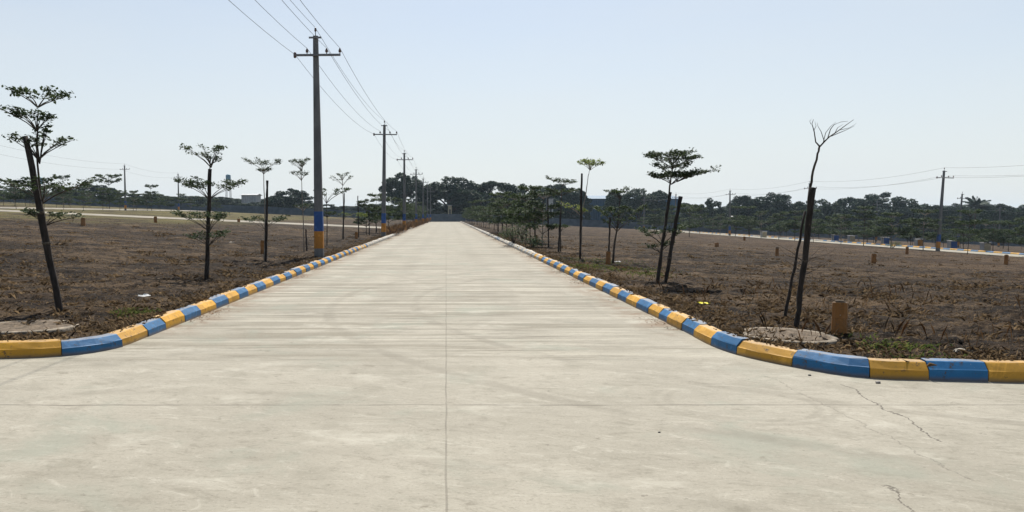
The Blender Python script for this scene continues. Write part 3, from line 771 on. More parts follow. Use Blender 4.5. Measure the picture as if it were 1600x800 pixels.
sapling_px('airy sapling with a sparse high top and a low storey, just past the tallest pole', (537, 374), [(537, 340), (536, 305), (535, 280)],
  [((536, 290), (514, 277), (550, 275), 160, .8), ((535, 282), (524, 272), (545, 270), 80, .8), ((537, 343), (516, 334), (556, 334), 120, .8)], leaf=.04, wood='pbark', group=G1)
stake_px('dark stake against the airy sapling past the tallest pole', (536, 375), (538, 302), .04, .035)
sapling_px('low bright green sapling beside a tall thin stake', (560, 371), [(560, 350), (558, 335)], [((559, 346), (536, 333), (578, 334), 300, .9)], 'leafl', leaf=.05, group=G1)
stake_px('tall thin stake rising from the low bright green sapling', (561, 371), (559, 306), .035, .03)

G2 = 'young trees in the row behind the low kerb'
g = sapling_px('bare leafless sapling with a windswept twig top, tied to two stakes', (1246, 508), [(1252, 440), (1262, 340), (1266, 292), (1270, 268), (1278, 240), (1281, 229)], [], wood='bark', r0=.022, r1=.012, group=G2)
# its bare windswept twigs
tw = MB(); g0 = g.location.copy()
def lp(px, py, dy=0): q = at_depth(px, py, g0.y) - g0; return (q.x, dy, q.z)
for path, r in (([(1281, 229), (1274, 222), (1271, 205), (1267, 194), (1269, 187)], .011), ([(1281, 229), (1290, 220), (1298, 213), (1312, 204), (1326, 194), (1338, 186)], .011),
                ([(1288, 221), (1285, 205), (1282, 196), (1283, 190)], .006), ([(1293, 217), (1297, 202), (1302, 195), (1312, 191), (1322, 190)], .007), ([(1298, 213), (1310, 208), (1322, 203), (1334, 197)], .006),
                ([(1286, 224), (1288, 208), (1294, 198), (1300, 192)], .006), ([(1271, 205), (1275, 197), (1273, 190)], .005), ([(1304, 209), (1311, 199), (1322, 193)], .005), ([(1267, 194), (1266, 189), (1270, 185)], .004), ([(1313, 203), (1326, 200), (1336, 193)], .004)):
    n = len(path); dy0 = random.uniform(-.18, .18)
    tw.tube([lp(*p, dy0 * i / n) for i, p in enumerate(path)], [r * (1 - .75 * i / (n - 1)) for i in range(n)], 4)
tw.build('twig', M['bark'], g); tw = MB()
for k in range(16):       # low dry side shoots
    y0 = random.uniform(395, 470); x0 = 1246 + (508 - y0) * .12; s = random.choice((-1, 1)); L = random.uniform(20, 55)
    tw.tube([lp(x0, y0), lp(x0 + s * L * .5, y0 - L * random.uniform(.05, .4), random.uniform(-.1, .1)), lp(x0 + s * L, y0 - L * random.uniform(.2, .9), random.uniform(-.2, .2))], [.005, .003, .0015], 3)
tw.build('side_shoot', M['bark'], g)
stake_px('thick black stake of the bare sapling behind the round concrete ring', (1242, 510), (1270, 293), .033, .042, tie=(.5, .8, .93), dy=.03)
stake_px('thin black stake leaning in beside the bare sapling', (1222, 496), (1258, 330), .022, .018)
sapling_px('bushiest sapling with a wide double crown and crossed dark stakes', (1028, 442), [(1034, 390), (1043, 330), (1047, 290), (1050, 270), (1052, 262)],
  [((1050, 264), (1011, 243), (1092, 245), 900, .95), ((1052, 256), (1024, 240), (1084, 238), 500, .9), ((1051, 276), (1018, 258), (1082, 256), 420, .9), ((1049, 288), (1012, 273), (1090, 272), 800, .9), ((1058, 284), (1050, 274), (1126, 265), 620, .7), ((1036, 384), (984, 358), (1078, 356), 520, .8), ((1032, 395), (1004, 385), (1050, 378), 120, .8)], r0=.032, group=G2)
stake_px('dark stake leaning across the bushiest sapling', (1037, 444), (1063, 307), .042, .04, tie=(.35,))
stake_px('second dark stake rising along the stem of the bushiest sapling', (1024, 443), (1047, 300), .036, .03)
sapling_px('sapling with a broad flat umbrella low down and a thin stem above, over green weeds', (957, 411), [(960, 380), (965, 350), (968, 320), (970, 296)],
  [((964, 358), (922, 324), (1010, 322), 850, .8), ((964, 362), (940, 344), (992, 342), 240, .8), ((969, 312), (944, 298), (984, 294), 90, .7)], 'leafm', leaf=.04, r0=.04, group=G2)
stake_px('short thin stake left of the umbrella sapling', (950, 412), (953, 340), .03, .026)
sapling_px('lanky sapling with one small lime green tuft on a pale crooked stem', (907, 403), [(908, 370), (910, 330), (916, 300), (919, 275), (922, 264)],
  [((922, 266), (902, 252), (949, 255), 330, .7), ((922, 264), (912, 250), (936, 251), 120, .8), ((908, 338), (866, 314), (915, 330), 130, .4)], 'leafl', leaf=.042, wood='pbark', r0=.024, group=G2)
stake_px('tall thick stake, black below and grey above, by the lime tufted sapling', (906, 404), (909, 271), .04, .032)
sapling_px('sapling topped by a very dark flat plate of leaves over a second plate', (876, 393), [(876, 360), (877, 320), (878, 296), (879, 288)],
  [((879, 290), (855, 279), (907, 285), 420, .8), ((878, 306), (848, 296), (910, 297), 480, .8), ((876, 362), (864, 352), (890, 352), 140, .8)], leaf=.045, group=G2)
stake_px('dark stake beside the sapling topped by dark flat plates', (872, 393), (876, 330), .04, .034)

# generic saplings, copied along the rows
def make_sapling(kind):
    g = empty('sapling', (0, 0, 0)); wd = MB(); pts = []; H = random.uniform(2.7, 3.9)
    wob = random.uniform(-.12, .12)
    P = [(wob * math.sin(2.5 * t), .05 * math.sin(3 * t), -.05 + (H + .05) * t) for t in np.linspace(0, 1, 9)]
    wd.tube(P, [.034 - .026 * i / 8 for i in range(9)], 5, jit=.1)
    nt = random.choice((2, 2, 3, 3, 4)); zs = sorted([random.uniform(.25, .42)] + [random.uniform(.4, .82) for _ in range(nt - 1)]) + [.94]
    for q in zs:
        i = min(8, int(q * 8)); c = P[i]; rr = (1.45 - .65 * q) * random.uniform(.65, 1.05) * (1.3 if kind % 2 else 1.0)
        tier(wd, pts, c, rr * random.uniform(.8, 1.2), rr * random.uniform(.8, 1.2), rr * random.uniform(.28, .62), rr * random.uniform(.28, .62), rr, int(520 * rr + 160), rw=.016, spread=1.8, nbr=7)
    wd.build('trunk', M['pbark' if kind % 3 == 0 else 'bark'], g)
    leaves_mesh('crown', np.array(pts), .075, M[('leafd', 'leafm', 'leafd', 'leafm', 'leafd', 'leafm')[kind % 6]], g)
    return g
protos = [make_sapling(k) for k in range(12)]; used = [False] * 12
def place_sapling(k, x, y, s, label, group, rz=None, sz=None):
    o = copy_tree(protos[k]) if used[k] else protos[k]; used[k] = True
    o.location = (x, y, fz(x, y) - .02); o.rotation_euler = (random.uniform(-.04, .04), random.uniform(-.04, .04), random.uniform(0, 6.28) if rz is None else rz)
    o.scale = (s, s, sz or s); tag(o, label, 'young tree', group); return o
def rnd_stake(x, y, label):
    b = MB(); g = empty('wooden_stake', (x, y, fz(x, y))); n = 6; lx, ly, h = random.uniform(-.2, .2), random.uniform(-.1, .1), random.uniform(1.7, 2.4)
    b.tube([(lx * i / n, ly * i / n, -.1 + (h + .1) * i / n) for i in range(n + 1)], [.04 * random.uniform(.8, 1.1) for _ in range(n + 1)], 6)
    b.build('shaft', M['stake'], g); tag(g, label, 'stake', 'stakes holding the saplings')
y = 56.5; i = 7
while y < 186:
    if not CY0 - 2.5 < y < CY1 + 2.5:
        k = (i * 5 + 3) % 12
        place_sapling(k, KL - 1.75 + random.uniform(-.15, .15), y, random.uniform(.85, 1.1), f'{ORD[i]} young tree from the junction in the row behind the poles', G1)
        if y < 75: rnd_stake(KL - 1.6, y - .1, f'dark stake tied to the {ORD[i]} young tree behind the poles')
        i += 1
    y += random.uniform(5.8, 6.9)
y = 36.5; i = 5
while y < 186:
    k = (i * 7 + 1) % 12
    place_sapling(k, KR + 1.35 + random.uniform(-.2, .2), y, random.uniform(.78, .98), f'{ORD[i]} young tree from the junction in the row behind the low kerb', G2)
    if y < 75: rnd_stake(KR + 1.5, y - .1, f'dark stake tied to the {ORD[i]} young tree behind the low kerb')
    i += 1; y += random.uniform(4.6, 6.2)
for (x0, y0, y1, lab, grp, st) in ((RS - 1.7, 52, 186, 'young tree from the frame edge along the low road', 'young trees along the low road', 5.6),
                                   (RE + 1.7, 60, 186, 'young tree from the frame edge past the low road', 'young trees past the low road', 5.2),
                                   (LS + 1.6, 92, 186, 'young tree from the frame edge along the high road', 'young trees along the high road', 6.0),
                                   (LE - 1.6, 104, 186, 'young tree from the frame edge past the high road', 'young trees past the high road', 6.4)):
    y = y0; i = 0
    while y < y1:
        place_sapling(random.randrange(12), x0 + random.uniform(-.3, .3), y, random.uniform(.95, 1.35) if x0 > 0 else random.uniform(.8, 1.15), f'{ORD[i]} {lab}', grp); i += 1; y += random.uniform(.85, 1.15) * st
for i in range(34):
    row = random.choice((-72, -80, -88, -97, -106)); y = random.uniform(112, 187)
    if row / y < -.60: continue
    place_sapling(random.randrange(12), row + random.uniform(-.5, .5), y, random.uniform(.9, 1.4), 'young plot tree among the many between the high road and the wall', 'young trees on the plots past the high road')
for i in range(95):
    row = random.choice((70, 78, 86, 94, 102, 112, 122)); y = random.uniform(88, 187)
    if (row / y) > .82: continue
    place_sapling(random.randrange(12), row + random.uniform(-.5, .5), y, random.uniform(.8, 1.25), 'young plot tree among the many between the low road and the wall', 'young trees on the plots past the low road')
for i, (px, y, s, lab) in enumerate(((1077, 92, 1.25, 'taller flat topped sapling out in the falling field behind the bushiest one'), (1022, 128, 1.35, 'sapling with a tufted top far out in the falling field'), (1048, 140, 1.3, 'sapling near the low road, just before the blue shed'), (101, 140, 1.9, 'tall wispy sapling by the high road, nearest the corner tree'), (172, 148, 2.1, 'tall wispy sapling by the high road before the grey pole'), (238, 150, 1.7, 'wispy sapling by the high road between the two grey poles'))):
    place_sapling((i * 3 + 1) % 12, (px - VX) / F * y, y, s, lab, 'saplings standing alone')
o = place_sapling(4, (214 - VX) / F * 140, 140, 1.05, 'yellow green leafy sapling beside the pole of the high road', 'saplings standing alone')

# ------------------------------------------------------------------ marker posts, rings, small things
def marker(px, py, h, wd, label, tilt=0):
    g0 = ground_at(px, py); g = empty('marker_post', (g0.x, g0.y, g0.z - .01)); g.rotation_euler = (random.uniform(-.03, .03), tilt, random.uniform(0, 3))
    r = wd / 2; b = MB(); b.lathe((0, 0, 0), [(r, -.15), (r * 1.02, h * .25), (r * .97, h * .5), (r * 1.0, h * .52), (r * .98, h * .8), (r * .99, h * .97), (r * .95, h)], 11, jit=.05, sm=False)
    b.build('shaft', M['mark'], g)
    b = MB(); b.lathe((0, 0, h - .012), [(r * .72, 0), (r * .7, .03), (r * .4, .04)], 9, jit=.15); b.build('concrete_core', M['dust'], g)
    tag(g, label, 'marker post', 'ochre marker posts on the plots')
mk = [(1311, 522, .41, .185, 'largest worn ochre marker post, beside the round concrete ring', .06), (130, 353, .5, .27, 'ochre marker post out in the rising field behind the corner tree', 0), (243, 348, .5, .27, 'ochre marker post in the rising field before the wispy sapling', 0), (373, 347, .35, .3, 'pinkish ochre marker post at the edge of the side street', 0),
      (411, 397, .5, .17, 'yellow marker post just behind the bare stemmed sapling', 0), (557, 374, .45, .2, 'dark marker post beside the low bright green sapling', 0), (838, 379, .42, .15, 'rust red marker post under the row of young trees', 0), (950, 414, .42, .15, 'rusty marker post at the foot of the umbrella sapling', .05),
      (1120, 386, .3, .28, 'dark squat marker post out in the falling field', 0), (1163, 376, .45, .25, 'orange marker post against the near edge of the low road', 0), (1214, 400, .45, .17, 'small orange marker post seen just before the two leaning stakes', 0), (1365, 413, .47, .2, 'ochre marker post standing alone in the falling field', 0),
      (1417, 398, .55, .2, 'dark ochre marker post at the low road, behind the lone one', 0), (1572, 414, .55, .2, 'dark ochre marker post at the low road by the frame edge', 0)]
for a in mk: marker(*a)
def ring(px, py, rad, label):
    g0 = ground_at(px, py); b = MB(); n = 40; vs = []; 
    prof = [(rad, -.1), (rad * 1.0, .022), (rad * .98, .036), (rad * .87, .038), (rad * .85, .015)]
    b.lathe((0, 0, 0), prof, n, jit=.012); g = empty('manhole_ring', g0); g.rotation_euler = (random.uniform(-.02, .02), random.uniform(-.02, .02), 0); o = g; b.build('rim', M['ring'], g)
    f = MB(); m_ = 9; f.add([(0, 0, .045)] + [(rad * .86 * q / m_ * math.cos(a_ * math.pi / 12), rad * .86 * q / m_ * math.sin(a_ * math.pi / 12), .04 + random.uniform(-.012, .014) - .012 * (q == m_)) for q in range(1, m_ + 1) for a_ in range(24)],
        [(0, 1 + a_, 1 + (a_ + 1) % 24) for a_ in range(24)] + [(1 + q * 24 + a_, 1 + (q + 1) * 24 + a_, 1 + (q + 1) * 24 + (a_ + 1) % 24, 1 + q * 24 + (a_ + 1) % 24) for q in range(m_ - 1) for a_ in range(24)], 0, True)
    f.build('infill', M['dust'], g)
    tag(o, label, 'concrete ring', 'round concrete rings set in the soil')
ring(1231, 527, .56, 'round concrete ring with soil in it, in front of the bare sapling')
ring(40, 513, .66, 'round concrete ring in the soil below the corner tree, cut by the frame')
def scrap(px, py, s, mat, label, name='plastic_scrap', lip=LIP):
    g0 = ground_at(px, py, lip); n = 5; V = []; 
    for j in range(n):
        for i in range(n):
            V.append(((i / (n-1) - .5) * s * random.uniform(.8, 1.1), (j / (n-1) - .5) * s * .6, .012 + abs(random.gauss(0, .02)) * (s / .2)))
    b = MB(); b.add(V, [(j*n+i, j*n+i+1, (j+1)*n+i+1, (j+1)*n+i) for j in range(n-1) for i in range(n-1)]); o = b.build(name, M[mat], loc=g0 + Vector((0, 0, .02))); o.rotation_euler.z = random.uniform(-.5, .5)
    m = o.modifiers.new('s', 'SOLIDIFY'); m.thickness = .004
    tag(o, label, 'litter', 'litter on the plots')
scrap(1099, 478, .19, 'ylit', 'bright yellow plastic scrap on the soil behind the kerb')
scrap(225, 466, .2, 'wlit', 'crumpled white plastic scrap on the soil before the tall sapling')
scrap(965, 411, .2, 'wlit', 'white plastic scrap at the foot of the umbrella sapling')
scrap(362, 380, .22, 'stone', 'pale sheet scrap lying out in the rising field')
def stone(px, py, s, label, mat='stone', lip=LIP, name='stone'):
    g0 = ground_at(px, py, lip); b = MB(); vs = []; fs = []
    n, m = 7, 5
    for j in range(m):
        for i in range(n):
            a = 2 * math.pi * i / n; e = math.pi * (j / (m-1)) ; rr = s * random.uniform(.8, 1.15) * max(.15, math.sin(e))
            vs.append((rr * math.cos(a), rr * math.sin(a) * .7, s * .5 * math.cos(math.pi - e) + s * .3))
    for j in range(m-1):
        for i in range(n): fs.append((j*n+i, j*n+(i+1) % n, (j+1)*n+(i+1) % n, (j+1)*n+i))
    fs += [tuple(reversed(range(n))), tuple(range((m-1)*n, m*n))]
    b.add(vs, fs); o = b.build(name, M[mat], loc=g0); tag(o, label, 'stone', 'loose stones')
stone(1372, 599, .03, 'small white pebble on the concrete before the blue kerb block', 'white', 0, 'pebble')
stone(1500, 552, .07, 'pale stone on the soil behind the painted kerb', 'stone')
stone(1265, 587, .018, 'tiny dark chip on the concrete by the kerb corner', 'dark', 0, 'pebble')
stone(1030, 676, .011, 'tiny dark chip on the bare concrete apron', 'dark', 0, 'pebble')
# painted pillars past the low road
pill = [(1193, 127, 'cream'), (1305, 122, 'pblu'), (1330, 117.5, 'cream'), (1383, 108.6, 'pblu'), (1436, 101, 'pyel'), (1488, 94, 'pblu'), (1540, 88, 'cream')]
pl = ['pale squat pillar past the low road, first from the road end', 'bright blue squat pillar past the low road', 'cream squat pillar beside the bright blue one', 'blue squat pillar with a white side, near the young trees', 'ochre squat pillar with a white side before the banded pole', 'blue squat pillar with a white side, just past the banded pole', 'cream squat pillar with a white side near the frame edge']
for (px, Y, mt), lab in zip(pill, pl):
    x = (px - VX) / F * Y; g = empty('painted_pillar', (x, Y, fz(x, Y)))
    b = MB(); b.bevel_box((0, 0, .45), (.82, .7, 1.05), .05); b.build('body', M['white'], g)
    b = MB(); b.bevel_box((.03, -.355, .46), (.74, .03, .94), .01); b.build('front_face', M[mt], g)
    b = MB(); b.bevel_box((0, 0, 1.0), (.9, .78, .07), .02); b.build('coping', M['white'], g)
    tag(g, lab, 'pillar', 'painted pillars past the low road')

# ------------------------------------------------------------------ buildings beyond the wall
def corrug(b, p0, p1, z0, z1, mat=0, n=60, amp=.04):
    vs = []; d = Vector(p1) - Vector(p0); nr = Vector((-d.y, d.x)).normalized()
    for i in range(n + 1):
        q = Vector(p0) + d * i / n + nr * (amp if i % 2 else 0); vs += [(q.x, q.y, z0), (q.x, q.y, z1)]
    b.add(vs, [(2*i, 2*i+2, 2*i+3, 2*i+1) for i in range(n)], mat)
def shed(px0, px1, Y, ytop, rise, dep, wallm, roofm, label, door=True):
    x0, x1 = (px0 - VX) / F * Y, (px1 - VX) / F * Y; xm = (x0 + x1) / 2; z0 = terr(xm, Y) - .5
    zt = at_depth(px0, ytop, Y).z - z0; wdt = x1 - x0
    g = empty('shed', (xm, Y, z0)); tag(g, label, 'building')
    h = zt - rise; b = MB(); a = wdt / 2
    for p, q in (((-a, 0), (a, 0)), ((a, 0), (a, dep)), ((a, dep), (-a, dep)), ((-a, dep), (-a, 0))): corrug(b, p, q, 0, h, 0, int(wdt * 3) if p[1] == q[1] else int(dep * 3))
    for xx in (-a, a): b.add([(xx, 0, h), (xx, dep, h), (xx, dep / 2, zt)], [(0, 1, 2)])
    b.build('wall', M[wallm], g)
    b = MB(); e = .4
    for s in (0, 1):
        ya, za, yb, zb = (-e, h - .1, dep / 2, zt + .05) if s == 0 else (dep + e, h - .1, dep / 2, zt + .05)
        b.add([(-a - e, ya, za), (a + e, ya, za), (a + e, yb, zb), (-a - e, yb, zb), (-a - e, ya, za + .08), (a + e, ya, za + .08), (a + e, yb, zb + .08), (-a - e, yb, zb + .08)], [(0, 1, 2, 3), (7, 6, 5, 4), (0, 4, 5, 1), (1, 5, 6, 2), (0, 3, 7, 4)])
    b.build('roof', M[roofm], g)
    if door:
        b = MB(); b.box((wdt * .1, -.08, 1.8), (3.2, .08, 3.6)); b.build('door', M['groof'], g)
    return g
shed(918, 1062, 226, 305, 1.0, 18, 'bshed', 'bshed', 'long blue sheet-clad shed showing through the trees past the falling field')
shed(1092, 1150, 214, 336, .5, 5, 'plaster', 'groof', 'low pale roofed shed behind the wall, below the dark trees')
shed(378, 401, 235, 303, .3, 6, 'plaster', 'groof', 'small grey building above the wall behind the three-storeyed sapling')
def house(px0, px1, Y, ytop, label, mat='white', dep=3):
    x0, x1 = (px0 - VX) / F * Y, (px1 - VX) / F * Y; xm = (x0 + x1) / 2; z0 = terr(xm, Y) - .2; h = at_depth(px0, ytop, Y).z - z0; wdt = x1 - x0
    g = empty('small_house', (xm, Y, z0)); tag(g, label, 'building')
    b = MB(); b.box((0, dep / 2, h / 2), (wdt, dep, h)); b.build('wall', M[mat], g)
    b = MB(); b.box((0, dep / 2, h + .06), (wdt + .3, dep + .3, .12)); b.build('roof', M['plaster'], g)
    b = MB(); b.box((0, -.03, h * .62), (wdt * .35, .06, h * .3)); b.build('window', M['dark'], g)
house(700, 706, 199, 321, 'tiny pale hut peeping over the wall at the end of the road', 'cream')
house(856, 864, 199, 311, 'tiny white hut in a gap of the trees above the wall')
house(1590, 1610, 214, 343, 'low pale house among the trees at the frame edge')
def water_tower(px, Y, ytop, label):
    x = (px - VX) / F * Y; z0 = terr(x, Y); h = at_depth(px, ytop, Y).z - z0; g = empty('water_tower', (x, Y, z0)); tag(g, label, 'water tower')
    for sx in (-.6, .6):
        for sy in (-.6, .6):
            b = MB(); b.tube([(sx * 1.3, sy * 1.3, 0), (sx, sy, h - 2)], .1, 6); b.build('leg', M['steel'], g)
    b = MB(); b.box((0, 0, h - 2), (1.9, 1.9, .12)); b.build('platform', M['steel'], g)
    b = MB(); b.lathe((0, 0, h - 1.94), [(.8, 0), (.84, .1), (.84, 1.5), (.6, 1.75), (.25, 1.9)], 14); b.build('tank', M['tank'], g)
water_tower(64, 206, 276, 'pale blue water tank on legs behind the corner sapling')
water_tower(358, 262, 272, 'grey blue water tank on legs beyond the three-storeyed sapling')

# ------------------------------------------------------------------ mature trees beyond the wall
def make_big(kind):
    g = empty('broadleaf_tree', (0, 0, 0)); wd = MB(); H = 10.0
    wd.tube([(0, 0, -.4), (.1, .05, 1.2), (.05, 0, 2.6)], [.42, .32, .27], 8, jit=.08)
    clumps = []; nl = 9
    for k in range(nl):
        th = 2 * math.pi * k / nl + random.uniform(-.4, .4); el = random.uniform(.25, 1.35); L = random.uniform(2.6, 5.0)
        d = Vector((math.cos(th) * math.cos(el), math.sin(th) * math.cos(el), math.sin(el)))
        st = Vector((.05, 0, random.uniform(1.6, 2.6))); en = st + d * L; mid = st.lerp(en, .5) + Vector((0, 0, .35))
        wd.tube([st, mid, en], [.17, .11, .06], 6)
        for q in range(4):
            e2 = en + Vector((random.gauss(0, 1.2), random.gauss(0, 1.2), random.gauss(.6, .9))); wd.tube([mid.lerp(en, random.uniform(.3, 1)), en.lerp(e2, .5), e2], [.06, .04, .02], 4); clumps.append(e2)
    for k in range(44):       # crown shell
        th = random.uniform(0, 6.28); u = random.uniform(-.45, 1); rr = math.sqrt(max(0, 1 - u * u)) * random.uniform(.75, 1.05)
        clumps.append(Vector((math.cos(th) * rr * 4.6, math.sin(th) * rr * 4.6, 5.2 + u * 4.1 + random.uniform(-.3, .3))))
    for k in range(18): clumps.append(Vector((random.gauss(0, 2.8), random.gauss(0, 2.6), random.uniform(1.2, 3.0))))
    P = []
    for c in clumps:
        R_ = random.uniform(.55, 1.3); n = int(170 * R_ ** 2)
        q = rng.normal(0, 1, (n, 3)); q /= np.linalg.norm(q, axis=1)[:, None]; q *= (rng.uniform(.35, 1.08, n) ** .6)[:, None] * R_; q[:, 2] *= .68
        P.append(q + np.array(c))
    P = np.concatenate(P); P = P[P[:, 2] > .5]; P[:, 2] *= H / np.percentile(P[:, 2], 99.7)
    wd.build('trunk', M['bigbark'], g)
    leaves_mesh('crown', P, .24, M['leafb' if kind % 3 else 'leafb2'], g, up=.25, aspect=.6)
    return g
bigs = [make_big(k) for k in range(7)]; ub = [False] * 7; bi = [0]
def place_big(px, ytop, wpx, Y, label, group, k=None):
    k = bi[0] % 7 if k is None else k; bi[0] += 1
    x = (px - VX) / F * Y; z0 = terr(x, Y) - .15; top = at_depth(px, ytop, Y).z - z0
    o = copy_tree(bigs[k]) if ub[k] else bigs[k]; ub[k] = True
    o.location = (x, Y, z0); sx = max(.35, wpx * Y / F / 9.2); o.scale = (sx, sx * .95, max(.3, top / 10.0)); o.rotation_euler.z = random.uniform(0, 6.28)
    tag(o, label, 'tree', group)
GB = 'mature trees beyond the compound wall'
tl = [(18, 297, 95, 215, 'dark tree beyond the wall behind the corner sapling, at the frame edge'), (84, 303, 80, 222, 'low dark tree beyond the wall just past the corner sapling'), (148, 289, 74, 212, 'rounded tree beyond the wall, highest between corner sapling and grey pole'), (196, 302, 66, 225, 'dark tree behind the grey pole of the high road'), (240, 304, 60, 221, 'low tree beyond the wall between the two high road poles'), (290, 306, 70, 230, 'low tree beyond the wall behind the three-storeyed sapling'), (345, 308, 60, 240, 'low tree beyond the wall beside the grey water tank'), (395, 316, 60, 228, 'low tree beyond the wall behind the bare stemmed sapling'), (434, 306, 50, 212, 'smaller tree leaning on the dome of the dark tree by the tallest pole'), (455, 296, 62, 205, 'dark domed tree directly behind the sapling beside the tallest pole'),
      (500, 318, 60, 230, 'low tree behind the wall just past the tallest pole'), (545, 322, 66, 236, 'low tree behind the wall by the airy sapling'), (585, 319, 56, 232, 'low tree behind the second pole of the road'), (631, 272, 68, 203, 'big round tree behind the third and fourth poles'), (704, 279, 104, 206, 'widest dark tree at the end of the road'), (771, 285, 84, 208, 'dense dark tree beside the widest one at the road end'), (738, 292, 74, 214, 'low dark tree filling the gap between the two road end trees'), (820, 290, 66, 213, 'dark tree behind the row of young trees'), (866, 289, 64, 215, 'dark tree behind the flat plated sapling'), (902, 297, 40, 216, 'small tree before the end of the blue shed'), (962, 297, 46, 218, 'tree before the blue shed, behind the umbrella sapling'), (1000, 296, 62, 219, 'spreading tree before the middle of the blue shed'), (1030, 299, 40, 221, 'tree before the shed behind the bushiest sapling'), (1086, 322, 52, 232, 'low tree past the blue shed'), (1110, 312, 40, 212, 'small dark tree beside the low road pole'), (1158, 307, 56, 210, 'dark tree with a ragged top above the pale roofed shed'), (1205, 303, 66, 209, 'tallest dark tree just past the pale roofed shed'), (1246, 316, 46, 214, 'low dark tree behind the bare sapling'), (1282, 313, 66, 222, 'tree starting the wooded rise past the bare sapling'), (1326, 310, 70, 224, 'dark tree on the slope of the wooded rise'), (1376, 303, 84, 226, 'tree at the crest of the wooded rise'), (1420, 314, 70, 224, 'tree going down the wooded rise'), (1458, 322, 54, 216, 'low tree behind the leaning banded pole'), (1495, 320, 56, 214, 'tree just left of the palm'), (1560, 320, 66, 213, 'tree past the palm behind the far pole'), (1604, 322, 64, 214, 'tree cut by the frame past the palm'), (1655, 318, 70, 214, 'tree beyond the frame past the palm')]
for t_ in tl: place_big(t_[0], t_[1], t_[2], t_[3], t_[4], GB)
for i, px in enumerate(range(-260, 2100, 34)):       # the wood behind, seen only in gaps
    Y = random.uniform(262, 330); x = (px - VX) / F * Y; yt = random.uniform(318, 327)
    if px < 480: yt = random.uniform(306, 313)
    if 480 < px < 600: yt = random.uniform(322, 328)
    place_big(px + random.uniform(-8, 8), yt, random.uniform(60, 85), Y, 'far dark tree of the wood closing the horizon behind the nearer trees', 'trees of the far wood')
# palm
def palm(px, ytop, Y, label):
    x = (px - VX) / F * Y; z0 = terr(x, Y); h = at_depth(px, ytop, Y).z - z0 - 3.2; g = empty('palm_tree', (x, Y, z0)); tag(g, label, 'palm')
    b = MB(); b.tube([(.3 * math.sin(t * 2), 0, h * t - .2) for t in np.linspace(0, 1, 10)], [.24 - .08 * t for t in np.linspace(0, 1, 10)], 8, jit=.1); b.build('trunk', M['bigbark'], g)
    b = MB(); tx = .3 * math.sin(2)
    for k in range(46):
        th = k * 2.4; el = random.uniform(-.45, 1.35); L = random.uniform(3.2, 4.8); d = Vector((math.cos(th), math.sin(th), 0)); sd_ = Vector((-d.y, d.x, 0))
        pt = [Vector((tx, 0, h)) + d * (L * math.cos(el) * t) + Vector((0, 0, L * math.sin(el) * t - 1.3 * t * t)) for t in np.linspace(0, 1, 9)]
        b.tube(pt, [.03 * (1 - t * .8) for t in np.linspace(0, 1, 9)], 3)
        for i in range(1, 9):
            for sg in (-1, 1):
                for f in (0, .25, .5, .75):
                    p = pt[i-1].lerp(pt[i], f); wv = .8 * (1 - abs(i / 8 - .45)); e = p + sd_ * sg * wv + d * .25 + Vector((0, 0, -.4)); b.add([p, p + d * .3, e], [(0, 1, 2)])
    b.build('crown', M['leafb'], g)
palm(1521, 303, 205, 'lone palm rising above the trees past the leaning banded pole')

# ------------------------------------------------------------------ ground cover near the viewer
def blades(name, base, L, wdt, lean, mat, label, kind='stuff', cat='dry grass'):
    n = len(base); th = rng.uniform(0, 6.28, n); le = rng.uniform(0, 1, n) ** (.35 if lean > 1 else 1) * lean
    d = np.column_stack([np.cos(th), np.sin(th), np.zeros(n)]); sd_ = np.column_stack([-np.sin(th), np.cos(th), np.zeros(n)])
    tip = base + d * (L * np.sin(le))[:, None] + np.array([0, 0, 1.0]) * (L * np.cos(le))[:, None]
    mid = base + d * (L * np.sin(le * .6) * .5)[:, None] + np.array([0, 0, 1.0]) * (L * np.cos(le * .6) * .55)[:, None]
    w_ = wdt[:, None]
    V = np.stack([base - sd_ * w_, base + sd_ * w_, mid + sd_ * w_ * .7, tip, mid - sd_ * w_ * .7], 1).reshape(-1, 3)
    i = np.arange(n) * 5
    o = np_mesh(name, V, np.stack([i, i + 1, i + 2, i + 3, i + 4], 1), mat); return tag(o, label, cat, kind=kind)
def on_field(X, Y): return terr_np(X, Y) + LIP + lump(X, Y) * .5
def inside_land(X, Y, m=.22):
    # behind either kerb
    def beyond(P, s):
        S = cum(P); xs_ = np.array([p.x for p in P]); ys_ = np.array([p.y for p in P])
        return xs_, ys_
    lx = np.interp(Y, [8.75, 8.95, 9.6, 10.4, 80], [-9, -4.6, -4.1, KL, KL]) - m
    rx = np.interp(Y, [7.5, 7.65, 8.35, 9.1, 9.8, 80], [6, 4.5, 3.9, 3.5, KR, KR]) + m
    return ((X < lx) & (Y > 8.75 + m)) | ((X > rx) & (Y > 7.5 + m))
def scatter(n, ymax=45, pw=1.0):
    Y = np.exp(rng.uniform(math.log(7.6), math.log(ymax), n)); X = rng.uniform(-1, 1, n) * (Y * .72 + 3)
    k = inside_land(X, Y); return X[k], Y[k]
X, Y = scatter(90000, 70)
pn = np.sin(X * 1.9 + 2 * np.sin(Y * 1.3)) * np.sin(Y * 2.3 + 1.4 * np.sin(X * 1.1)) + .5 * np.sin(X * 5.3) * np.sin(Y * 4.7)
k = pn + rng.normal(0, .55, len(X)) > .1; X, Y = X[k], Y[k]
blades('dry_stubble', np.column_stack([X, Y, on_field(X, Y) - .01]), rng.uniform(.025, .075, len(X)) * (1 + Y * .012), rng.uniform(.0015, .0035, len(X)) * (1 + Y * .03), 1.56, M['straw'], 'straw stubble lying over the dark soil of the plots')
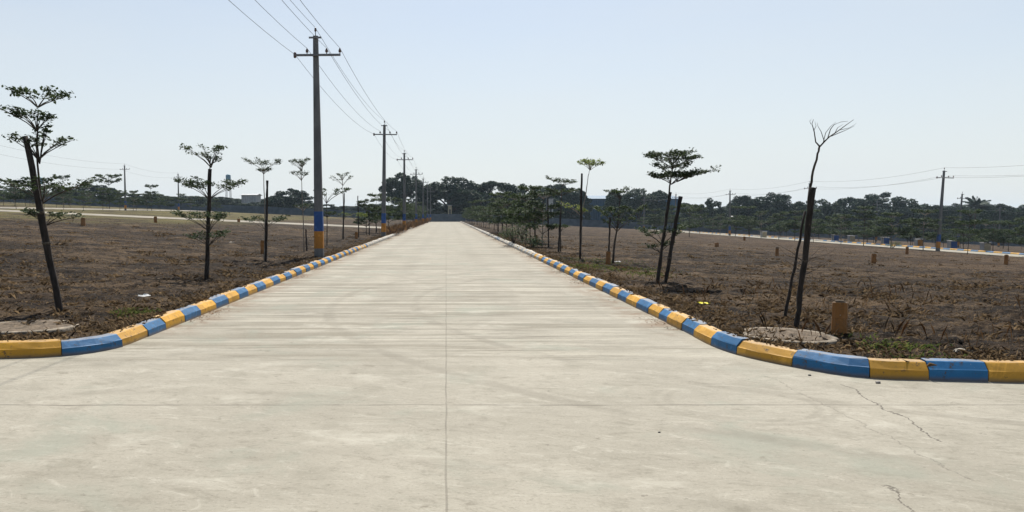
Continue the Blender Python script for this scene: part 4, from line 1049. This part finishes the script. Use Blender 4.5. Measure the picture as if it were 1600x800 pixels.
# tufts of cut dry grass, each a bunch of blades fanning out
def tufts(name, cx, cy, per, rad, L0, L1, mat, label, lean=1.35):
    n = len(cx); k = rng.integers(per // 2, per, n); ix = np.repeat(np.arange(n), k); m_ = len(ix); sz = rng.uniform(.6, 1.4, n)[ix] * (1 + cy[ix] * .012)
    x = cx[ix] + rng.normal(0, 1, m_) * rad * sz; y = cy[ix] + rng.normal(0, 1, m_) * rad * sz
    ok = inside_land(x, y, .16); x, y, sz = x[ok], y[ok], sz[ok]
    return blades(name, np.column_stack([x, y, on_field(x, y) - .01]), rng.uniform(L0, L1, len(x)) * sz, rng.uniform(.0012, .0026, len(x)) * sz * (1 + y * .02), lean, mat, label)
X, Y = scatter(5200, 60); q = np.sin(X * .9 + 1.3 * np.sin(Y * .5)) * np.sin(Y * .8 + X * .2); ok = (q + rng.normal(0, .5, len(X)) > .05) & (rng.random(len(X)) < np.clip(14 / Y, 0, 1))
tufts('dry_grass_tufts', X[ok], Y[ok], 30, .07, .04, .11, M['straw'], 'bunches of cut dry grass scattered over the plots')
# verge of dry grass right behind the kerbs and round the rings and stems
def verge(n):
    out = []
    for P, s in ((Lpath, 1), (Rpath, -1)):
        S = cum(P)
        for _ in range(n):
            lo = next(S[i] for i, p in enumerate(P) if abs(p.x) < 10.5); d = lo + (min(S[-1], lo + 60) - lo) * random.random() ** 1.9
            p, t = sample(P, S, d); q = .15 + abs(random.gauss(0, .36)); cl = math.sin(d * 2.1) + math.sin(d * 5.3 + 1)
            if random.random() < .45 + .3 * cl: out.append((p.x - t.y * s * q, p.y + t.x * s * q))
    return np.array(out)
v = verge(24000)
blades('dry_verge_grass', np.column_stack([v, on_field(v[:, 0], v[:, 1]) - .015]), rng.uniform(.04, .13, len(v)), rng.uniform(.002, .0045, len(v)), 1.25, M['straw'], 'tufts of dry grass fringing the soil just behind the kerbs')
def patch(cx, cy, n, rx, ry): return np.column_stack([rng.normal(cx, rx, n), rng.normal(cy, ry, n)])
pp = []
for (px, py, n, rx, ry) in ((1395, 543, 170, .22, .16), (1350, 530, 40, .2, .2), (205, 492, 320, .16, .18), (335, 520, 60, .1, .1), (905, 418, 500, .5, .6), (960, 420, 600, .7, .7), (1010, 430, 300, .3, .4), (1430, 558, 110, .2, .1), (930, 408, 300, .8, .9)):
    g0 = ground_at(px, py); pp.append(patch(g0.x, g0.y, n, rx, ry))
pp = np.concatenate(pp); kk = inside_land(pp[:, 0], pp[:, 1]); pp = pp[kk]
blades('green_weeds', np.column_stack([pp, on_field(pp[:, 0], pp[:, 1])]), rng.uniform(.03, .10, len(pp)), rng.uniform(.005, .011, len(pp)), 1.2, M['green'], 'patches of green weeds on the soil behind the kerbs', cat='weeds')
def litter(n):
    out = []
    for P, sgn in ((Lpath, 1), (Rpath, -1)):
        S = cum(P)
        for _ in range(n):
            lo = next(S[i] for i, p in enumerate(P) if abs(p.x) < 9); d = lo + 7 + 60 * random.random() ** .9
            if math.sin(d * 1.7) + math.sin(d * .63 + 2) + random.uniform(-.8, .8) < .6: continue
            p, t = sample(P, S, min(d, S[-1])); q = .01 + abs(random.gauss(0, .16)); out.append((p.x + t.y * sgn * q, p.y - t.x * sgn * q))
    return np.array(out)
lv = litter(4200); m_ = len(lv); th = rng.uniform(0, 6.28, m_); sz = rng.uniform(.008, .024, m_) * (1 + lv[:, 1] * .01)
cx_, sx_ = np.cos(th) * sz, np.sin(th) * sz; z_ = rng.uniform(.004, .016, (m_, 4))
V = np.stack([np.column_stack([lv[:, 0] + a_, lv[:, 1] + b_, z_[:, i]]) for i, (a_, b_) in enumerate(((cx_, sx_), (-sx_ * .5, cx_ * .5), (-cx_, -sx_), (sx_ * .5, -cx_ * .5)))], 1).reshape(-1, 3)
tag(np_mesh('leaf_litter', V, np.arange(m_ * 4).reshape(m_, 4), M['weed']), 'brown leaf litter blown along the foot of the kerbs', 'litter', kind='stuff')
# upright dead stalks on the near low field
X = rng.uniform(3.8, 9.5, 500); Y = rng.uniform(8.2, 17, 500); k = inside_land(X, Y, .35) & ((np.sin(X * 2.2) * np.sin(Y * 1.7)) > -.1); X, Y = X[k], Y[k]
blades('dead_weed_stalks', np.column_stack([X, Y, on_field(X, Y)]), rng.uniform(.08, .30, len(X)), rng.uniform(.0008, .0018, len(X)), .5, M['weed'], 'thin dead weed stalks standing on the near falling field', cat='weeds')
# brown weeds along the far stretch of the high kerb
n = 6000; Y = rng.uniform(60, 187, n); X = KL - .1 - np.abs(rng.normal(0, .55, n)) + np.where(rng.random(n) < .25, .3, 0); k = ~((Y > CY0 - 1) & (Y < CY1 + 1)); X, Y = X[k], Y[k]
blades('brown_roadside_weeds', np.column_stack([X, Y, terr_np(X, Y) + .1]), rng.uniform(.15, .85, len(X)), rng.uniform(.01, .03, len(X)), .9, M['weed'], 'brown dry weeds massed along the far stretch of the pole-side kerb', cat='weeds')
# clods
X, Y = scatter(15000, 40); n = len(X); s = rng.uniform(.008, .030, n) * (1 + Y * .02)
off = np.array([(1, 0, 0), (0, 1, 0), (-1, 0, 0), (0, -1, 0), (0, 0, .8)])
V = (off[None] * (s[:, None, None] * rng.uniform(.6, 1.3, (n, 5, 3)))) + np.column_stack([X, Y, on_field(X, Y) - .004])[:, None, :]
i = np.arange(n)[:, None] * 5; T = np.concatenate([i + np.array([[a, b, 4]]) for a, b in ((0, 1), (1, 2), (2, 3), (3, 0))])
tag(np_mesh('soil_clods', V.reshape(-1, 3), T, M['soil']), 'loose clods strewn over the dark soil', 'soil', kind='stuff')
# shrubs among the young trees on the low side
def shrub(px, py, wd_, h, mat, label):
    g0 = ground_at(px, py); g = empty('shrub', g0); b = MB(); pts = []
    for k in range(14):
        th = random.uniform(0, 6.28); e = Vector((math.cos(th) * wd_ * random.uniform(.2, .6), math.sin(th) * wd_ * random.uniform(.2, .6), h * random.uniform(.4, 1))); b.tube([(0, 0, 0), e * .5 + Vector((0, 0, .05)), e], [.014, .01, .004], 4)
        for _ in range(40): pts.append((e.x + random.gauss(0, .16 * wd_), e.y + random.gauss(0, .16 * wd_), max(.03, e.z * random.uniform(.45, 1.05) + random.gauss(0, .06))))
    b.build('stem', M['bark'], g); leaves_mesh('foliage', np.array(pts), .045, M[mat], g); tag(g, label, 'shrub')
shrub(803, 381, 1.1, 1.0, 'leafm', 'olive shrub behind the faded stretch of the low kerb')
shrub(816, 377, .8, 1.1, 'leafd', 'dark shrub right behind the olive shrub')
shrub(832, 388, .8, .55, 'leafd', 'low dark green shrub near the rust red marker post')
shrub(1395, 388, 1.2, .8, 'leafl', 'yellow green shrub at the near edge of the low road')
